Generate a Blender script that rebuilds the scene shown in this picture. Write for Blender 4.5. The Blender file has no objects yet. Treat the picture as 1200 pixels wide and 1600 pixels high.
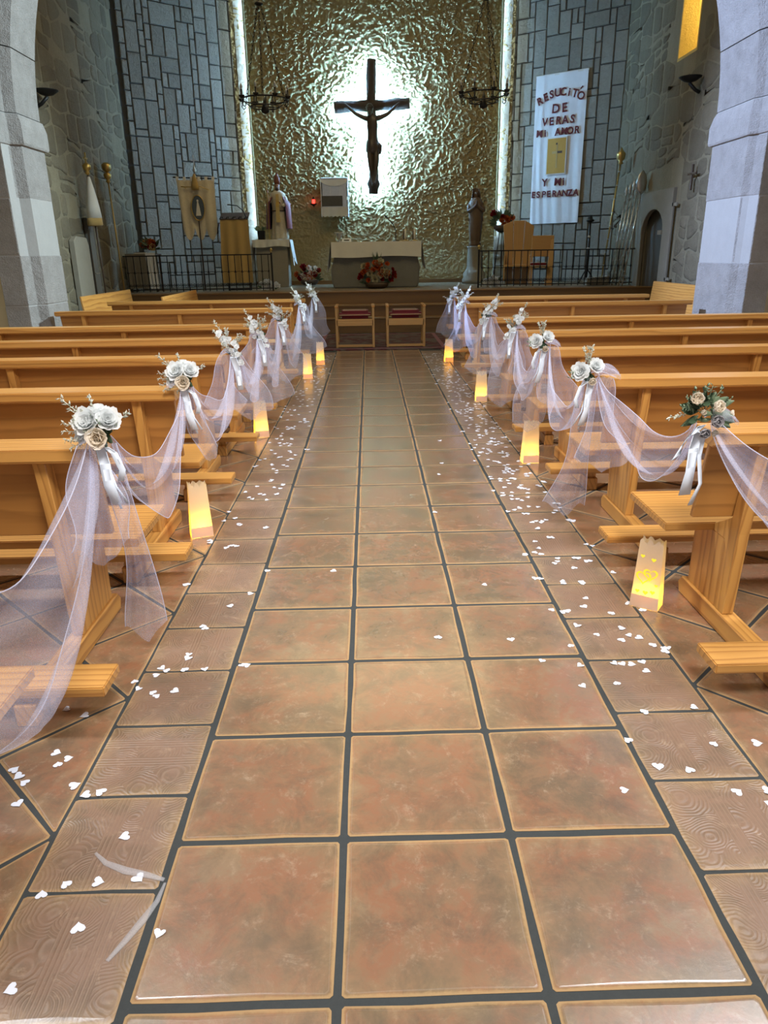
import bpy, bmesh, math, random
import numpy as np
from mathutils import Vector, Matrix
R = random.Random(7)
S = bpy.context.scene
COL = S.collection
pi = math.pi

# ------------------------------------------------------------------ camera
CAMP, CYAW, CROLL = 0.3442, -0.0152, -0.0154
cp, sp = math.cos(CAMP), math.sin(CAMP)
Rz = Matrix.Rotation(CYAW, 3, 'Z')
fw = Rz @ Vector((0, cp, -sp)); up = Rz @ Vector((0, sp, cp)); rt = Rz @ Vector((1, 0, 0))
c_, s_ = math.cos(CROLL), math.sin(CROLL)
rt2 = c_ * rt + s_ * up; up2 = -s_ * rt + c_ * up
cam = bpy.data.cameras.new('camera'); co = bpy.data.objects.new('camera', cam); COL.objects.link(co)
m = Matrix((rt2, up2, -fw)).transposed().to_4x4(); m.translation = Vector((-0.1294, -1.1075, 1.5161))
co.matrix_world = m
cam.sensor_fit = 'VERTICAL'; cam.sensor_height = 36.0; cam.lens = 1125.81 / 1600 * 36.0
cam.clip_start = 0.05; cam.clip_end = 100
S.camera = co

# ------------------------------------------------------------------ world, lights, exposure
W = bpy.data.worlds.new('world'); S.world = W; W.use_nodes = True
W.node_tree.nodes['Background'].inputs[0].default_value = (0.92, 0.96, 1.0, 1)
W.node_tree.nodes['Background'].inputs[1].default_value = 0.30
S.view_settings.view_transform = 'Standard'; S.view_settings.look = 'None'
S.view_settings.exposure = 0.0; S.view_settings.gamma = 1.0; S.view_settings.use_curve_mapping = False
S.cycles.transparent_max_bounces = 24; S.cycles.max_bounces = 7
S.cycles.sample_clamp_indirect = 4.0

def area(name, loc, aim, size, power, color, spread=180):
    l = bpy.data.lights.new(name, 'AREA'); l.energy = power; l.color = color; l.shape = 'RECTANGLE'
    l.size, l.size_y = size; l.spread = math.radians(spread)
    o = bpy.data.objects.new(name, l); COL.objects.link(o); o.location = loc
    o.rotation_euler = (Vector(aim) - Vector(loc)).to_track_quat('-Z', 'Y').to_euler()
    o['kind'] = 'helper'
    return o
area('front_fill_light', (0.6, -1.4, 4.9), (0.1, 2.4, 0.2), (1.6, 1.2), 97, (1.0, 0.95, 0.90), 84)  # added frontal fill above the camera, not a real fixture
area('nave_side_fill', (-4.7, 3.4, 6.2), (-0.6, 3.6, 0.4), (0.5, 6.0), 204, (0.90, 0.94, 1.0), 105)  # added fill pair, set wide to keep its reflection off the aisle
area('nave_side_fill', (4.7, 3.4, 6.2), (0.6, 3.6, 0.4), (0.5, 6.0), 204, (0.90, 0.94, 1.0), 105)
def spot(name, loc, aim, cone, power, color):
    l = bpy.data.lights.new(name, 'SPOT'); l.energy = power; l.color = color; l.spot_size = math.radians(cone); l.spot_blend = 0.6; l.shadow_soft_size = 0.12
    o = bpy.data.objects.new(name, l); COL.objects.link(o); o.location = loc; o.rotation_euler = (Vector(aim) - Vector(loc)).to_track_quat('-Z', 'Y').to_euler(); o['kind'] = 'helper'
spot('jamb_fill_spot', (-3.2, 8.6, 5.6), (4.3, 8.6, 2.4), 64, 7800, (0.46, 0.62, 1.0))  # added cool spots that brighten the opposite arch jambs
spot('jamb_fill_spot', (3.3, 8.7, 5.6), (-4.2, 8.8, 2.4), 64, 5100, (0.70, 0.90, 1.0))
area('chancel_warm_fill', (0.0, 13.0, 7.5), (0, 14.5, 0), (5.0, 2.0), 126, (1.0, 0.79, 0.44), 170)  # added warm fill for the chancel walls, no visible source

# ------------------------------------------------------------------ node helpers
class NT:
    def __init__(s, name):
        s.m = bpy.data.materials.new(name); s.m.use_nodes = True; s.t = s.m.node_tree
        s.t.nodes.clear(); s.out = s.n('OutputMaterial')
    def n(s, ty, ins=None, **kw):
        d = s.t.nodes.new('ShaderNode' + ty)
        for k, v in kw.items(): setattr(d, k, v)
        for k, v in (ins or {}).items():
            sk = d.inputs[k]
            if isinstance(v, bpy.types.NodeSocket): s.t.links.new(v, sk)
            elif isinstance(v, bpy.types.Node): s.t.links.new(v.outputs[0], sk)
            else:
                if isinstance(v, (tuple, list)) and len(v) == 3 and sk.type == 'RGBA': v = (*v, 1)
                sk.default_value = v
        return d
    def obj(s, rnd=10.0, scale=(1, 1, 1)):
        tc = s.n('TexCoord'); oi = s.n('ObjectInfo')
        off = s.n('VectorMath', {0: oi.outputs['Random'], 1: (rnd, rnd * 0.7, rnd * 0.4)}, operation='MULTIPLY')
        a = s.n('VectorMath', {0: tc.outputs['Object'], 1: scale}, operation='MULTIPLY')
        return s.n('VectorMath', {0: a, 1: off}, operation='ADD').outputs[0]
    def noise(s, vec, scale, detail=4, rough=0.55, dist=0.0):
        return s.n('TexNoise', {'Vector': vec, 'Scale': scale, 'Detail': detail, 'Roughness': rough, 'Distortion': dist}).outputs[0]
    def ramp(s, fac, stops):
        r = s.n('ValToRGB', {0: fac}); e = r.color_ramp.elements
        while len(e) < len(stops): e.new(0.5)
        for k, (p, c) in enumerate(stops):
            e[k].position = p; e[k].color = (*c, 1) if len(c) == 3 else c
        return r.outputs[0]
    def mix(s, f, a, b, mode='MIX'):
        d = s.n('Mix', data_type='RGBA', blend_type=mode)
        for k, v in ((0, f), (6, a), (7, b)):
            sk = d.inputs[k]
            if isinstance(v, bpy.types.NodeSocket): s.t.links.new(v, sk)
            else: sk.default_value = (*v, 1) if isinstance(v, tuple) and len(v) == 3 else v
        return d.outputs[2]
    def math(s, op, a, b=0.0, clamp=False):
        return s.n('Math', {0: a, 1: b}, operation=op, use_clamp=clamp).outputs[0]
    def bump(s, h, strength=0.3, dist=0.01):
        return s.n('Bump', {'Height': h, 'Strength': strength, 'Distance': dist}).outputs[0]
    def pbr(s, color, rough=0.6, normal=None, metal=0.0, **kw):
        ins = {'Base Color': color, 'Roughness': rough, 'Metallic': metal}
        if normal is not None: ins['Normal'] = normal
        ins.update(kw)
        b = s.n('BsdfPrincipled', ins); s.t.links.new(b.outputs[0], s.out.inputs[0]); return s.m

def plain(name, col, rough=0.6, metal=0.0, var=0.15, scale=20, bump=0.0, **kw):
    t = NT(name); v = t.obj(); nz = t.noise(v, scale)
    c = t.mix(nz, tuple(x * (1 - var) for x in col), tuple(min(1, x * (1 + var)) for x in col))
    return t.pbr(c, rough, t.bump(nz, bump, 0.01) if bump else None, metal, **kw)

def wood(name, axis, light=(0.60, 0.295, 0.068), dark=(0.27, 0.085, 0.010), rough=0.36):
    t = NT(name)
    sc = [1, 1, 1]; sc['XYZ'.index(axis)] = 0.11
    v = t.obj(9.0, tuple(sc))
    w = t.n('TexWave', {'Vector': v, 'Scale': 11.0, 'Distortion': 6.0, 'Detail': 3.0, 'Detail Scale': 0.9, 'Detail Roughness': 0.55},
            wave_type='RINGS', rings_direction=axis, wave_profile='SAW').outputs['Fac']
    f = t.noise(v, 90, 3)
    big = t.noise(v, 3.0, 2)
    g = t.ramp(w, [(0.0, (0, 0, 0)), (0.55, (0.22, 0.22, 0.22)), (0.86, (0.95, 0.95, 0.95)), (1.0, (0.1, 0.1, 0.1))])
    c = t.mix(g, light, dark)
    c = t.mix(t.math('MULTIPLY', f, 0.35), c, tuple(x * 0.72 for x in light))
    c = t.mix(big, c, t.mix(0.5, c, (0.66, 0.36, 0.11)))
    return t.pbr(c, rough, t.bump(t.math('ADD', w, f), 0.06, 0.002), **{'Coat Weight': 0.12, 'Coat Roughness': 0.25})

def tile_mat(name, border=False):
    t = NT(name); v = t.obj(13.0); tc = t.n('TexCoord').outputs['Object']; oi = t.n('ObjectInfo').outputs['Random']
    n1 = t.noise(v, 4.2, 6, 0.68); n2 = t.noise(v, 6.5, 7, 0.75, 0.5); n3 = t.noise(v, 42, 6, 0.8); n4 = t.noise(v, 10, 7, 0.8, 0.8)
    if border:
        c = t.mix(n1, (0.17, 0.105, 0.072), (0.29, 0.185, 0.125))
    else:
        c = t.ramp(n1, [(0.34, (0.17, 0.125, 0.075)), (0.45, (0.27, 0.160, 0.090)), (0.55, (0.31, 0.135, 0.072)), (0.66, (0.29, 0.195, 0.115))])
    c = t.mix(t.math('MULTIPLY', t.ramp(n2, [(0.46, (0, 0, 0)), (0.66, (1, 1, 1))]), 0.75), c, (0.115, 0.088, 0.058))
    fleck = t.math('MULTIPLY', t.ramp(n4, [(0.52, (0, 0, 0)), (0.68, (1, 1, 1))]), t.ramp(n3, [(0.46, (0, 0, 0)), (0.58, (1, 1, 1))]))
    c = t.mix(t.math('MULTIPLY', fleck, 0.75), c, (0.50, 0.37, 0.25))
    c = t.mix(0.25, c, t.mix(oi, (0.18, 0.11, 0.065), (0.32, 0.19, 0.115)))
    ra = t.n('Attribute', attribute_name='rim').outputs['Fac']
    rim = t.math('SUBTRACT', t.math('MULTIPLY', ra, 2.0), 1.0, True)
    edge = t.math('MULTIPLY', t.math('MULTIPLY', ra, 1.7, True), t.ramp(n2, [(0.40, (0, 0, 0)), (0.60, (1, 1, 1))]))
    c = t.mix(t.math('MULTIPLY', edge, 0.42), c, (0.10, 0.085, 0.055))
    soft = t.math('MULTIPLY', t.math('POWER', t.math('MULTIPLY', ra, 2.0, True), 2.2), t.ramp(n4, [(0.35, (0.2, 0.2, 0.2)), (0.6, (1, 1, 1))]))
    c = t.mix(t.math('MULTIPLY', soft, 0.42), c, (0.38, 0.25, 0.125))
    rim = t.ramp(t.math('ADD', rim, t.math('MULTIPLY', t.math('SUBTRACT', n3, 0.5), 0.9)), [(0.38, (0, 0, 0)), (0.72, (1, 1, 1))])
    c = t.mix(t.math('MULTIPLY', rim, 0.45 if border else 0.62), c, (0.46, 0.30, 0.145))
    h = t.math('ADD', t.math('MULTIPLY', n3, 0.5), n4)
    if border:
        sx = t.n('SeparateXYZ', {0: tc})
        wv = t.n('VectorMath', {0: v, 1: t.n('VectorMath', {0: t.n('TexNoise', {'Vector': v, 'Scale': 9.0}).outputs['Color'], 1: (0.06, 0.06, 0)}, operation='MULTIPLY')}, operation='ADD')
        vd = t.n('TexVoronoi', {'Vector': wv, 'Scale': 8.0}, feature='F1').outputs['Distance']
        rings = t.math('SINE', t.math('MULTIPLY', vd, 88.0))
        band = t.math('COMPARE', t.math('ABSOLUTE', t.math('ADD', sx.outputs[0], 0.03)), 0.045); band.node.inputs[2].default_value = 0.022
        ln = t.math('SINE', t.math('MULTIPLY', t.math('ADD', sx.outputs[0], t.math('MULTIPLY', n1, 0.01)), 520.0))
        e = t.math('ADD', t.math('MULTIPLY', rings, t.math('SUBTRACT', 1.0, band)), t.math('MULTIPLY', ln, band))
        e = t.math('MULTIPLY', e, t.ramp(n2, [(0.3, (0.25, 0.25, 0.25)), (0.6, (1, 1, 1))]))
        h = t.math('ADD', t.math('MULTIPLY', h, 0.8), e)
        c = t.mix(t.math('MULTIPLY', t.ramp(e, [(0.35, (0, 0, 0)), (1.0, (1, 1, 1))]), t.math('MULTIPLY', n2, 0.55)), c, (0.40, 0.29, 0.21))
        return t.pbr(c, 0.38, t.bump(h, 0.34, 0.002), **{'Coat Weight': 0.4, 'Coat Roughness': 0.16, 'Coat IOR': 1.7})
    sl = t.math('MULTIPLY', t.math('SUBTRACT', ra, 0.52), 6.0, True); gl = t.math('SUBTRACT', 1.0, sl)
    return t.pbr(c, t.math('ADD', t.math('ADD', 0.17, t.math('MULTIPLY', sl, 0.6)), t.math('MULTIPLY', n4, 0.15)), t.bump(h, 0.32, 0.0025), **{'Specular IOR Level': t.math('MULTIPLY', gl, 0.9), 'Coat Weight': t.math('MULTIPLY', gl, 0.9), 'Coat Roughness': 0.20, 'Coat IOR': 2.05})

def stone(name, c1, c2, scale=9.0, bump=0.6, dist=0.02, rough=0.8, fine=70, var=0.30):
    t = NT(name); v = t.obj(17.0); oi = t.n('ObjectInfo').outputs['Random']
    n = t.noise(v, scale, 7, 0.68); f = t.noise(v, fine, 4, 0.6)
    c = t.mix(n, c1, c2)
    c = t.mix(var, c, t.mix(oi, tuple(x * 0.65 for x in c1), tuple(min(1, x * 1.25) for x in c2)))
    c = t.mix(t.math('MULTIPLY', f, 0.4), c, tuple(x * 0.7 for x in c1))
    return t.pbr(c, rough, t.bump(t.math('ADD', n, t.math('MULTIPLY', f, 0.4)), bump, dist))

def cloth(name, col, rough=0.9, fine=300):
    t = NT(name); v = t.obj(3.0); n = t.noise(v, fine, 2); g = t.noise(v, 8, 3)
    c = t.mix(g, tuple(x * 0.88 for x in col), col)
    return t.pbr(c, rough, t.bump(n, 0.15, 0.002), **{'Sheen Weight': 0.2})

def tulle_mat(name, alpha, col, dens=0.0):
    t = NT(name)
    d = t.n('BsdfDiffuse', {0: col}); tr = t.n('BsdfTranslucent', {0: col})
    a = t.n('MixShader', {0: 0.45, 1: d, 2: tr}); T = t.n('BsdfTransparent')
    v = t.obj(3.0); f = t.noise(v, 260, 2); al = t.math('ADD', alpha, t.math('MULTIPLY', t.math('SUBTRACT', f, 0.5), 0.2))
    if dens: al = t.math('ADD', al, t.math('MULTIPLY', t.n('Attribute', attribute_name='density').outputs['Fac'], dens), True)
    x = t.n('MixShader', {0: al, 1: T, 2: a}); t.t.links.new(x.outputs[0], t.out.inputs[0]); return t.m

def emit(name, col, strength):
    t = NT(name); e = t.n('Emission', {0: col, 1: strength}); t.t.links.new(e.outputs[0], t.out.inputs[0]); return t.m

def paper_mat(name):
    t = NT(name); v = t.obj(4.0); f = t.noise(v, 120, 3)
    d = t.n('BsdfDiffuse', {0: t.mix(f, (0.80, 0.77, 0.70), (0.88, 0.86, 0.82))}); tr = t.n('BsdfTranslucent', {0: (0.97, 0.72, 0.20)})
    x = t.n('MixShader', {0: 0.58, 1: d, 2: tr}); t.t.links.new(x.outputs[0], t.out.inputs[0]); return t.m

def flower_mat(name, col, inner):
    t = NT(name); v = t.obj(5.0); n = t.noise(v, 30, 3)
    c = t.mix(n, inner, col)
    d = t.n('BsdfDiffuse', {0: c}); tr = t.n('BsdfTranslucent', {0: c})
    x = t.n('MixShader', {0: 0.42, 1: d, 2: tr}); t.t.links.new(x.outputs[0], t.out.inputs[0]); return t.m

def rug_mat():
    t = NT('rug_pile'); tc = t.n('TexCoord').outputs['Object']
    w = t.n('TexVoronoi', {'Vector': tc, 'Scale': 5.0}, feature='F1').outputs['Distance']
    n = t.noise(tc, 22, 4)
    c = t.ramp(t.math('ADD', w, t.math('MULTIPLY', n, 0.3)), [(0.2, (0.10, 0.085, 0.075)), (0.34, (0.09, 0.010, 0.013)), (0.6, (0.05, 0.008, 0.012)), (0.75, (0.09, 0.065, 0.05))])
    return t.pbr(c, 0.95)

M = dict(
    wx=wood('pine_lengthwise', 'X'), wy=wood('pine_crosswise', 'Y'), wz=wood('pine_upright', 'Z'),
    wback=wood('pine_shaded_backrest', 'X', (0.40, 0.165, 0.032), (0.21, 0.066, 0.009), 0.42),  # darker copy of the pine, backrest shade put into its colour
    step=wood('step_boards', 'X', (0.055, 0.031, 0.012), (0.032, 0.016, 0.006), 0.55),
    oak=wood('oak_panel', 'X', (0.50, 0.29, 0.085), (0.33, 0.17, 0.04), 0.45),
    oakz=wood('oak_upright', 'Z', (0.47, 0.28, 0.09), (0.31, 0.165, 0.045), 0.45),
    logs=stone('cross_log_bark', (0.030, 0.020, 0.013), (0.075, 0.05, 0.032), 14, 0.8, 0.02, 0.7),
    tile=tile_mat('terracotta_tile'), btile=tile_mat('embossed_border_tile', True),
    grout=stone('grey_grout', (0.022, 0.026, 0.026), (0.050, 0.055, 0.054), 40, 0.4, 0.004, 0.85, 200),
    granite=stone('grey_granite', (0.18, 0.174, 0.14), (0.37, 0.358, 0.30), 13, 1.0, 0.04, 0.75),
    joint=stone('dark_joint_mortar', (0.03, 0.033, 0.032), (0.055, 0.058, 0.056), 20, 0.4, 0.01),
    rubble=stone('rubble_stone', (0.095, 0.078, 0.045), (0.24, 0.205, 0.135), 6, 1.0, 0.05, 0.9, 40),
    mortar=stone('rubble_mortar', (0.18, 0.155, 0.095), (0.30, 0.265, 0.175), 5, 0.9, 0.05, 0.92, 50),
    pier=stone('pier_granite', (0.15, 0.135, 0.12), (0.42, 0.40, 0.375), 5, 1.0, 0.045, 0.85, 75, 0.13),
    pmortar=stone('pier_mortar', (0.26, 0.25, 0.23), (0.38, 0.37, 0.35), 6, 0.4, 0.01),
    doorstone=stone('door_surround_stone', (0.20, 0.18, 0.135), (0.32, 0.29, 0.22), 5, 0.4, 0.01, 0.85),
    plaster=stone('nave_plaster', (0.45, 0.37, 0.24), (0.55, 0.46, 0.31), 4, 0.2, 0.01, 0.9),
    apse=stone('ochre_rough_plaster', (0.38, 0.295, 0.118), (0.525, 0.44, 0.24), 16, 0.9, 0.04, 0.85, 70),
    reveal=stone('pale_rough_plaster', (0.34, 0.34, 0.28), (0.46, 0.46, 0.40), 14, 0.7, 0.02, 0.8),
    altar=stone('altar_stone', (0.12, 0.12, 0.10), (0.22, 0.215, 0.185), 5, 0.5, 0.02, 0.8),
    iron=plain('black_iron', (0.018, 0.018, 0.018), 0.45, 0.6), gold=plain('gilt', (0.55, 0.38, 0.12), 0.3, 0.9),
    silver=plain('silver', (0.55, 0.55, 0.52), 0.28, 0.9), brass=plain('brass', (0.50, 0.36, 0.13), 0.35, 0.9),
    linen=cloth('white_linen', (0.66, 0.66, 0.60)), white=cloth('white_cotton', (0.72, 0.76, 0.78)),
    tan=cloth('tan_cloth', (0.42, 0.29, 0.10)), embro=stone('gold_embroidered_cloth', (0.45, 0.38, 0.22), (0.72, 0.67, 0.52), 22, 0.6, 0.01, 0.7, 90),
    velvet=cloth('red_velvet', (0.16, 0.008, 0.015)), piping=plain('gold_piping', (0.55, 0.42, 0.22), 0.6),
    rug=rug_mat(), dark=plain('passage_shade_black', (0.006, 0.006, 0.006), 0.9), darkwood=plain('dark_wood', (0.06, 0.035, 0.018), 0.5),
    tulle=tulle_mat('tulle', 0.27, (0.77, 0.80, 1.0), 2.3), hem=tulle_mat('tulle_hem', 0.55, (0.82, 0.84, 1.0)), veilstrip=tulle_mat('sheer_ribbon', 0.33, (0.85, 0.85, 0.88)),  # cool light is put into the bluish tulle colour
    ribbon=plain('satin_ribbon', (0.74, 0.82, 0.93), 0.35, 0, 0.06), heart=plain('white_paper', (0.74, 0.77, 0.85), 0.7, 0, 0.05),
    paper=paper_mat('lantern_paper'), glow=emit('heart_cutout_glow', (1.0, 0.80, 0.05), 1.1), hole=plain('heart_cutout', (0.75, 0.65, 0.15), 0.9),
    petal=flower_mat('white_petal', (0.93, 0.94, 0.95), (0.84, 0.87, 0.86)), cream=flower_mat('cream_petal', (0.92, 0.88, 0.80), (0.86, 0.76, 0.62)),
    greyrose=flower_mat('grey_petal', (0.55, 0.54, 0.55), (0.42, 0.40, 0.42)),
    leaf=plain('green_leaf', (0.055, 0.095, 0.05), 0.5, 0, 0.4), pale=flower_mat('pale_sprig', (0.90, 0.90, 0.82), (0.72, 0.75, 0.62)),
    sage=plain('sage_leaf', (0.16, 0.22, 0.13), 0.55, 0, 0.3), orange=flower_mat('orange_petal', (0.55, 0.13, 0.035), (0.40, 0.07, 0.02)),
    oldcream=flower_mat('ivory_petal', (0.55, 0.52, 0.38), (0.42, 0.36, 0.20)), red=flower_mat('red_petal', (0.25, 0.02, 0.02), (0.15, 0.01, 0.015)), wax=plain('candle_wax', (0.72, 0.68, 0.52), 0.5, 0, 0.05),
    bulb=plain('frosted_bulb', (0.35, 0.36, 0.34), 0.2, 0, 0.05), robe=plain('painted_robe', (0.50, 0.45, 0.33), 0.6, 0, 0.2),
    cape=plain('painted_cape', (0.22, 0.075, 0.085), 0.55, 0, 0.3), navy=plain('painted_lining', (0.015, 0.018, 0.035), 0.5),
    skin=plain('painted_skin', (0.30, 0.16, 0.095), 0.5), carved=stone('carved_wood', (0.075, 0.045, 0.022), (0.15, 0.095, 0.05), 12, 0.3, 0.01, 0.55),
    corpus=plain('dark_carved_figure', (0.05, 0.034, 0.022), 0.35, 0, 0.3), led=emit('cross_led_strip', (0.29, 0.60, 1.0), 1800.0),
    edge_led=emit('edge_led_strip', (0.50, 0.74, 1.0), 95.0), flame=emit('red_lamp', (1.0, 0.03, 0.02), 6.0),
    poster=stone('ochre_poster', (0.42, 0.22, 0.02), (0.58, 0.34, 0.035), 12, 0.1, 0.002, 0.5), blue=plain('painted_oval', (0.05, 0.07, 0.085), 0.4),
    letters=plain('maroon_card', (0.10, 0.008, 0.012), 0.35), mitre=plain('mitre_red', (0.16, 0.05, 0.03), 0.5), slate=plain('matte_grey', (0.07, 0.064, 0.05), 0.6),
)

# ------------------------------------------------------------------ mesh helpers
class MB:
    def __init__(s): s.v = []; s.f = []; s.rim = None
    def add(s, vs, fs):
        k = len(s.v); s.v += [tuple(p) for p in vs]; s.f += [tuple(i + k for i in f) for f in fs]; return s
    def box(s, x0, x1, y0, y1, z0, z1):
        return s.hexa([(x0, y0, z0), (x1, y0, z0), (x1, y1, z0), (x0, y1, z0), (x0, y0, z1), (x1, y0, z1), (x1, y1, z1), (x0, y1, z1)])
    def hexa(s, p):
        return s.add(p, [(3, 2, 1, 0), (4, 5, 6, 7), (0, 1, 5, 4), (1, 2, 6, 5), (2, 3, 7, 6), (3, 0, 4, 7)])
    def prism(s, poly, f, a, b):
        """poly: 2-D outline, f(u, v, w) -> point, extruded from w=a to w=b"""
        n = len(poly); vs = [f(u, v, a) for u, v in poly] + [f(u, v, b) for u, v in poly]
        fs = [tuple(range(n))[::-1], tuple(range(n, 2 * n))] + [(i, (i + 1) % n, n + (i + 1) % n, n + i) for i in range(n)]
        return s.add(vs, fs)
    def tube(s, path, r, n=8, cap=True):
        P = [Vector(p) for p in path]; m_ = len(P); rr = r if isinstance(r, (list, tuple)) else [r] * m_
        vs = []; ref = None
        for i, p in enumerate(P):
            d = (P[min(i + 1, m_ - 1)] - P[max(i - 1, 0)]).normalized()
            if ref is None: ref = Vector((1, 0, 0)) if abs(d.x) < 0.8 else Vector((0, 1, 0))
            a = (ref - d * ref.dot(d)).normalized(); b = d.cross(a); ref = a
            vs += [tuple(p + rr[i] * (math.cos(2 * pi * k / n) * a + math.sin(2 * pi * k / n) * b)) for k in range(n)]
        fs = [(i * n + k, i * n + (k + 1) % n, (i + 1) * n + (k + 1) % n, (i + 1) * n + k) for i in range(m_ - 1) for k in range(n)]
        if cap: fs += [tuple(range(n))[::-1], tuple(range((m_ - 1) * n, m_ * n))]
        return s.add(vs, fs)
    def lathe(s, prof, n=16, c=(0, 0, 0), sy=1.0, wob=None):
        vs = []
        for r, z in prof:
            for k in range(n):
                a = 2 * pi * k / n; q = r * (wob(a, z) if wob else 1)
                vs.append((c[0] + q * math.cos(a), c[1] + sy * q * math.sin(a), c[2] + z))
        m_ = len(prof)
        fs = [(i * n + k, i * n + (k + 1) % n, (i + 1) * n + (k + 1) % n, (i + 1) * n + k) for i in range(m_ - 1) for k in range(n)]
        fs += [tuple(range(n))[::-1], tuple(range((m_ - 1) * n, m_ * n))]
        return s.add(vs, fs)
    def ell(s, c, r, n=10, m_=7):
        prof = [(math.sin(pi * i / m_), -math.cos(pi * i / m_)) for i in range(m_ + 1)]
        vs = []
        for q, z in prof:
            q = max(q, 0.02)
            vs += [(c[0] + r[0] * q * math.cos(2 * pi * k / n), c[1] + r[1] * q * math.sin(2 * pi * k / n), c[2] + r[2] * z) for k in range(n)]
        fs = [(i * n + k, i * n + (k + 1) % n, (i + 1) * n + (k + 1) % n, (i + 1) * n + k) for i in range(m_) for k in range(n)]
        fs += [tuple(range(n))[::-1], tuple(range(m_ * n, (m_ + 1) * n))]
        return s.add(vs, fs)
    def grid(s, fn, nu, nv):
        vs = [fn(i / nu, j / nv) for i in range(nu + 1) for j in range(nv + 1)]
        fs = [(i * (nv + 1) + j, (i + 1) * (nv + 1) + j, (i + 1) * (nv + 1) + j + 1, i * (nv + 1) + j + 1) for i in range(nu) for j in range(nv)]
        return s.add(vs, fs)
    def xf(s, fn): s.v = [tuple(fn(*p)) for p in s.v]; return s
    def mesh(s, name, mat, smooth=False, bevel=0.0, seg=1):
        me = bpy.data.meshes.new(name); me.from_pydata(s.v, [], s.f)
        bm = bmesh.new(); bm.from_mesh(me)
        bmesh.ops.recalc_face_normals(bm, faces=bm.faces)
        if bevel:
            bmesh.ops.bevel(bm, geom=[e for e in bm.edges if len(e.link_faces) == 2 and e.calc_face_angle(0) > 0.5],
                            offset=bevel, segments=seg, affect='EDGES', clamp_overlap=True)
        bm.to_mesh(me); bm.free()
        if smooth: me.polygons.foreach_set('use_smooth', [True] * len(me.polygons))
        me.materials.append(mat); return me
    def build(s, name, mat, parent=None, smooth=False, bevel=0.0, seg=1):
        return put(name, s.mesh(name, mat, smooth, bevel, seg), parent)

def put(name, me, parent=None, loc=None, rot=None, scale=None):
    o = bpy.data.objects.new(name, me); COL.objects.link(o)
    if parent: o.parent = parent
    if loc is not None: o.location = loc
    if rot is not None: o.rotation_euler = rot
    if scale is not None: o.scale = scale if isinstance(scale, (tuple, list)) else (scale,) * 3
    return o
def tag(o, label, cat, group=None, kind=None):
    o['label'] = label; o['category'] = cat
    if group: o['group'] = group
    if kind: o['kind'] = kind
    return o
def thing(name, label, cat, loc=(0, 0, 0), rz=0, group=None):
    o = bpy.data.objects.new(name, None); COL.objects.link(o); o.empty_display_size = 0.05
    o.location = loc; o.rotation_euler = (0, 0, rz); return tag(o, label, cat, group)
def copy_tree(o, parent=None):
    c = o.copy(); COL.objects.link(c)
    if parent: c.parent = parent
    for ch in list(o.children): copy_tree(ch, c)
    return c
def struct(o, label=None, cat=None):
    o['kind'] = 'structure'
    if label: o['label'] = label
    if cat: o['category'] = cat
    return o

# value noise for the rough plaster
def vnoise(X, Y, seed):
    rs = np.random.RandomState(seed); P = rs.rand(256, 256)
    xi = np.floor(X).astype(int); yi = np.floor(Y).astype(int); xf = X - xi; yf = Y - yi
    xf = xf * xf * (3 - 2 * xf); yf = yf * yf * (3 - 2 * yf)
    g = lambda a, b: P[a % 256, b % 256]
    return (g(xi, yi) * (1 - xf) + g(xi + 1, yi) * xf) * (1 - yf) + (g(xi, yi + 1) * (1 - xf) + g(xi + 1, yi + 1) * xf) * yf

# ------------------------------------------------------------------ floor
T = 0.46
fl = MB().box(-6.4, 6.4, -3.0, 14.6, -0.30, -0.0022).build('floor', M['grout'])
struct(fl, 'terracotta tiled church floor with dark grey joints', 'floor')
def tile_mesh(name, poly, mat, seed, wob=0.0016, inset=0.013):
    """irregular tile: outline, worn sloping rim, flat top"""
    rr = random.Random(seed); pts = []
    n = len(poly)
    for i in range(n):
        a = Vector(poly[i]); b = Vector(poly[(i + 1) % n]); d = (b - a).normalized(); nn = Vector((-d.y, d.x))
        a2 = a + d * 0.006
        for k in range(4):
            q = a2.lerp(b - d * 0.006, k / 3); q = q + nn * rr.uniform(-wob, wob * 0.5) * (2.0 if k in (1, 2) else 1.0)
            pts.append(q)
    c = sum(pts, Vector((0, 0))) / len(pts); k = len(pts)
    vs = [(p.x, p.y, -0.02) for p in pts] + [(p.x, p.y, -0.0014) for p in pts]
    ins = [p + (c - p).normalized() * inset * 1.3 for p in pts]
    vs += [(p.x, p.y, 0.0) for p in ins] + [(p.x, p.y, 0.0) for p in [q + (c - q) * .42 for q in ins]]
    fs = [(i, (i + 1) % k, k + (i + 1) % k, k + i) for i in range(k)] + [(k + i, k + (i + 1) % k, 2 * k + (i + 1) % k, 2 * k + i) for i in range(k)]
    fs += [(2 * k + i, 2 * k + (i + 1) % k, 3 * k + (i + 1) % k, 3 * k + i) for i in range(k)]
    fs.append(tuple(range(3 * k, 4 * k)))
    me = MB().add(vs, fs).mesh(name, mat)
    at = me.attributes.new('rim', 'FLOAT', 'POINT'); at.data.foreach_set('value', [1.0] * (2 * k) + [0.5] * k + [0.0] * k)
    return me
g = 0.0105; h = T / 2 - g
sq = [tile_mesh('tile', [(-h, -h), (h, -h), (h, h), (-h, h)], M['tile'], s) for s in range(8)]
hb = 0.172 - 0.007
bq = [tile_mesh('border_tile', [(-hb, -hb), (hb, -hb), (hb, hb), (-hb, hb)], M['btile'], 20 + s) for s in range(6)]
for r in range(-2, 25):
    for c in (-1, 0, 1):
        put('tile', R.choice(sq), fl, (c * T, r * T + T / 2 + R.uniform(-.002, .002), R.uniform(-.0008, .0008)), (0, 0, R.choice((0, pi / 2, pi, -pi / 2))))
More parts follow.
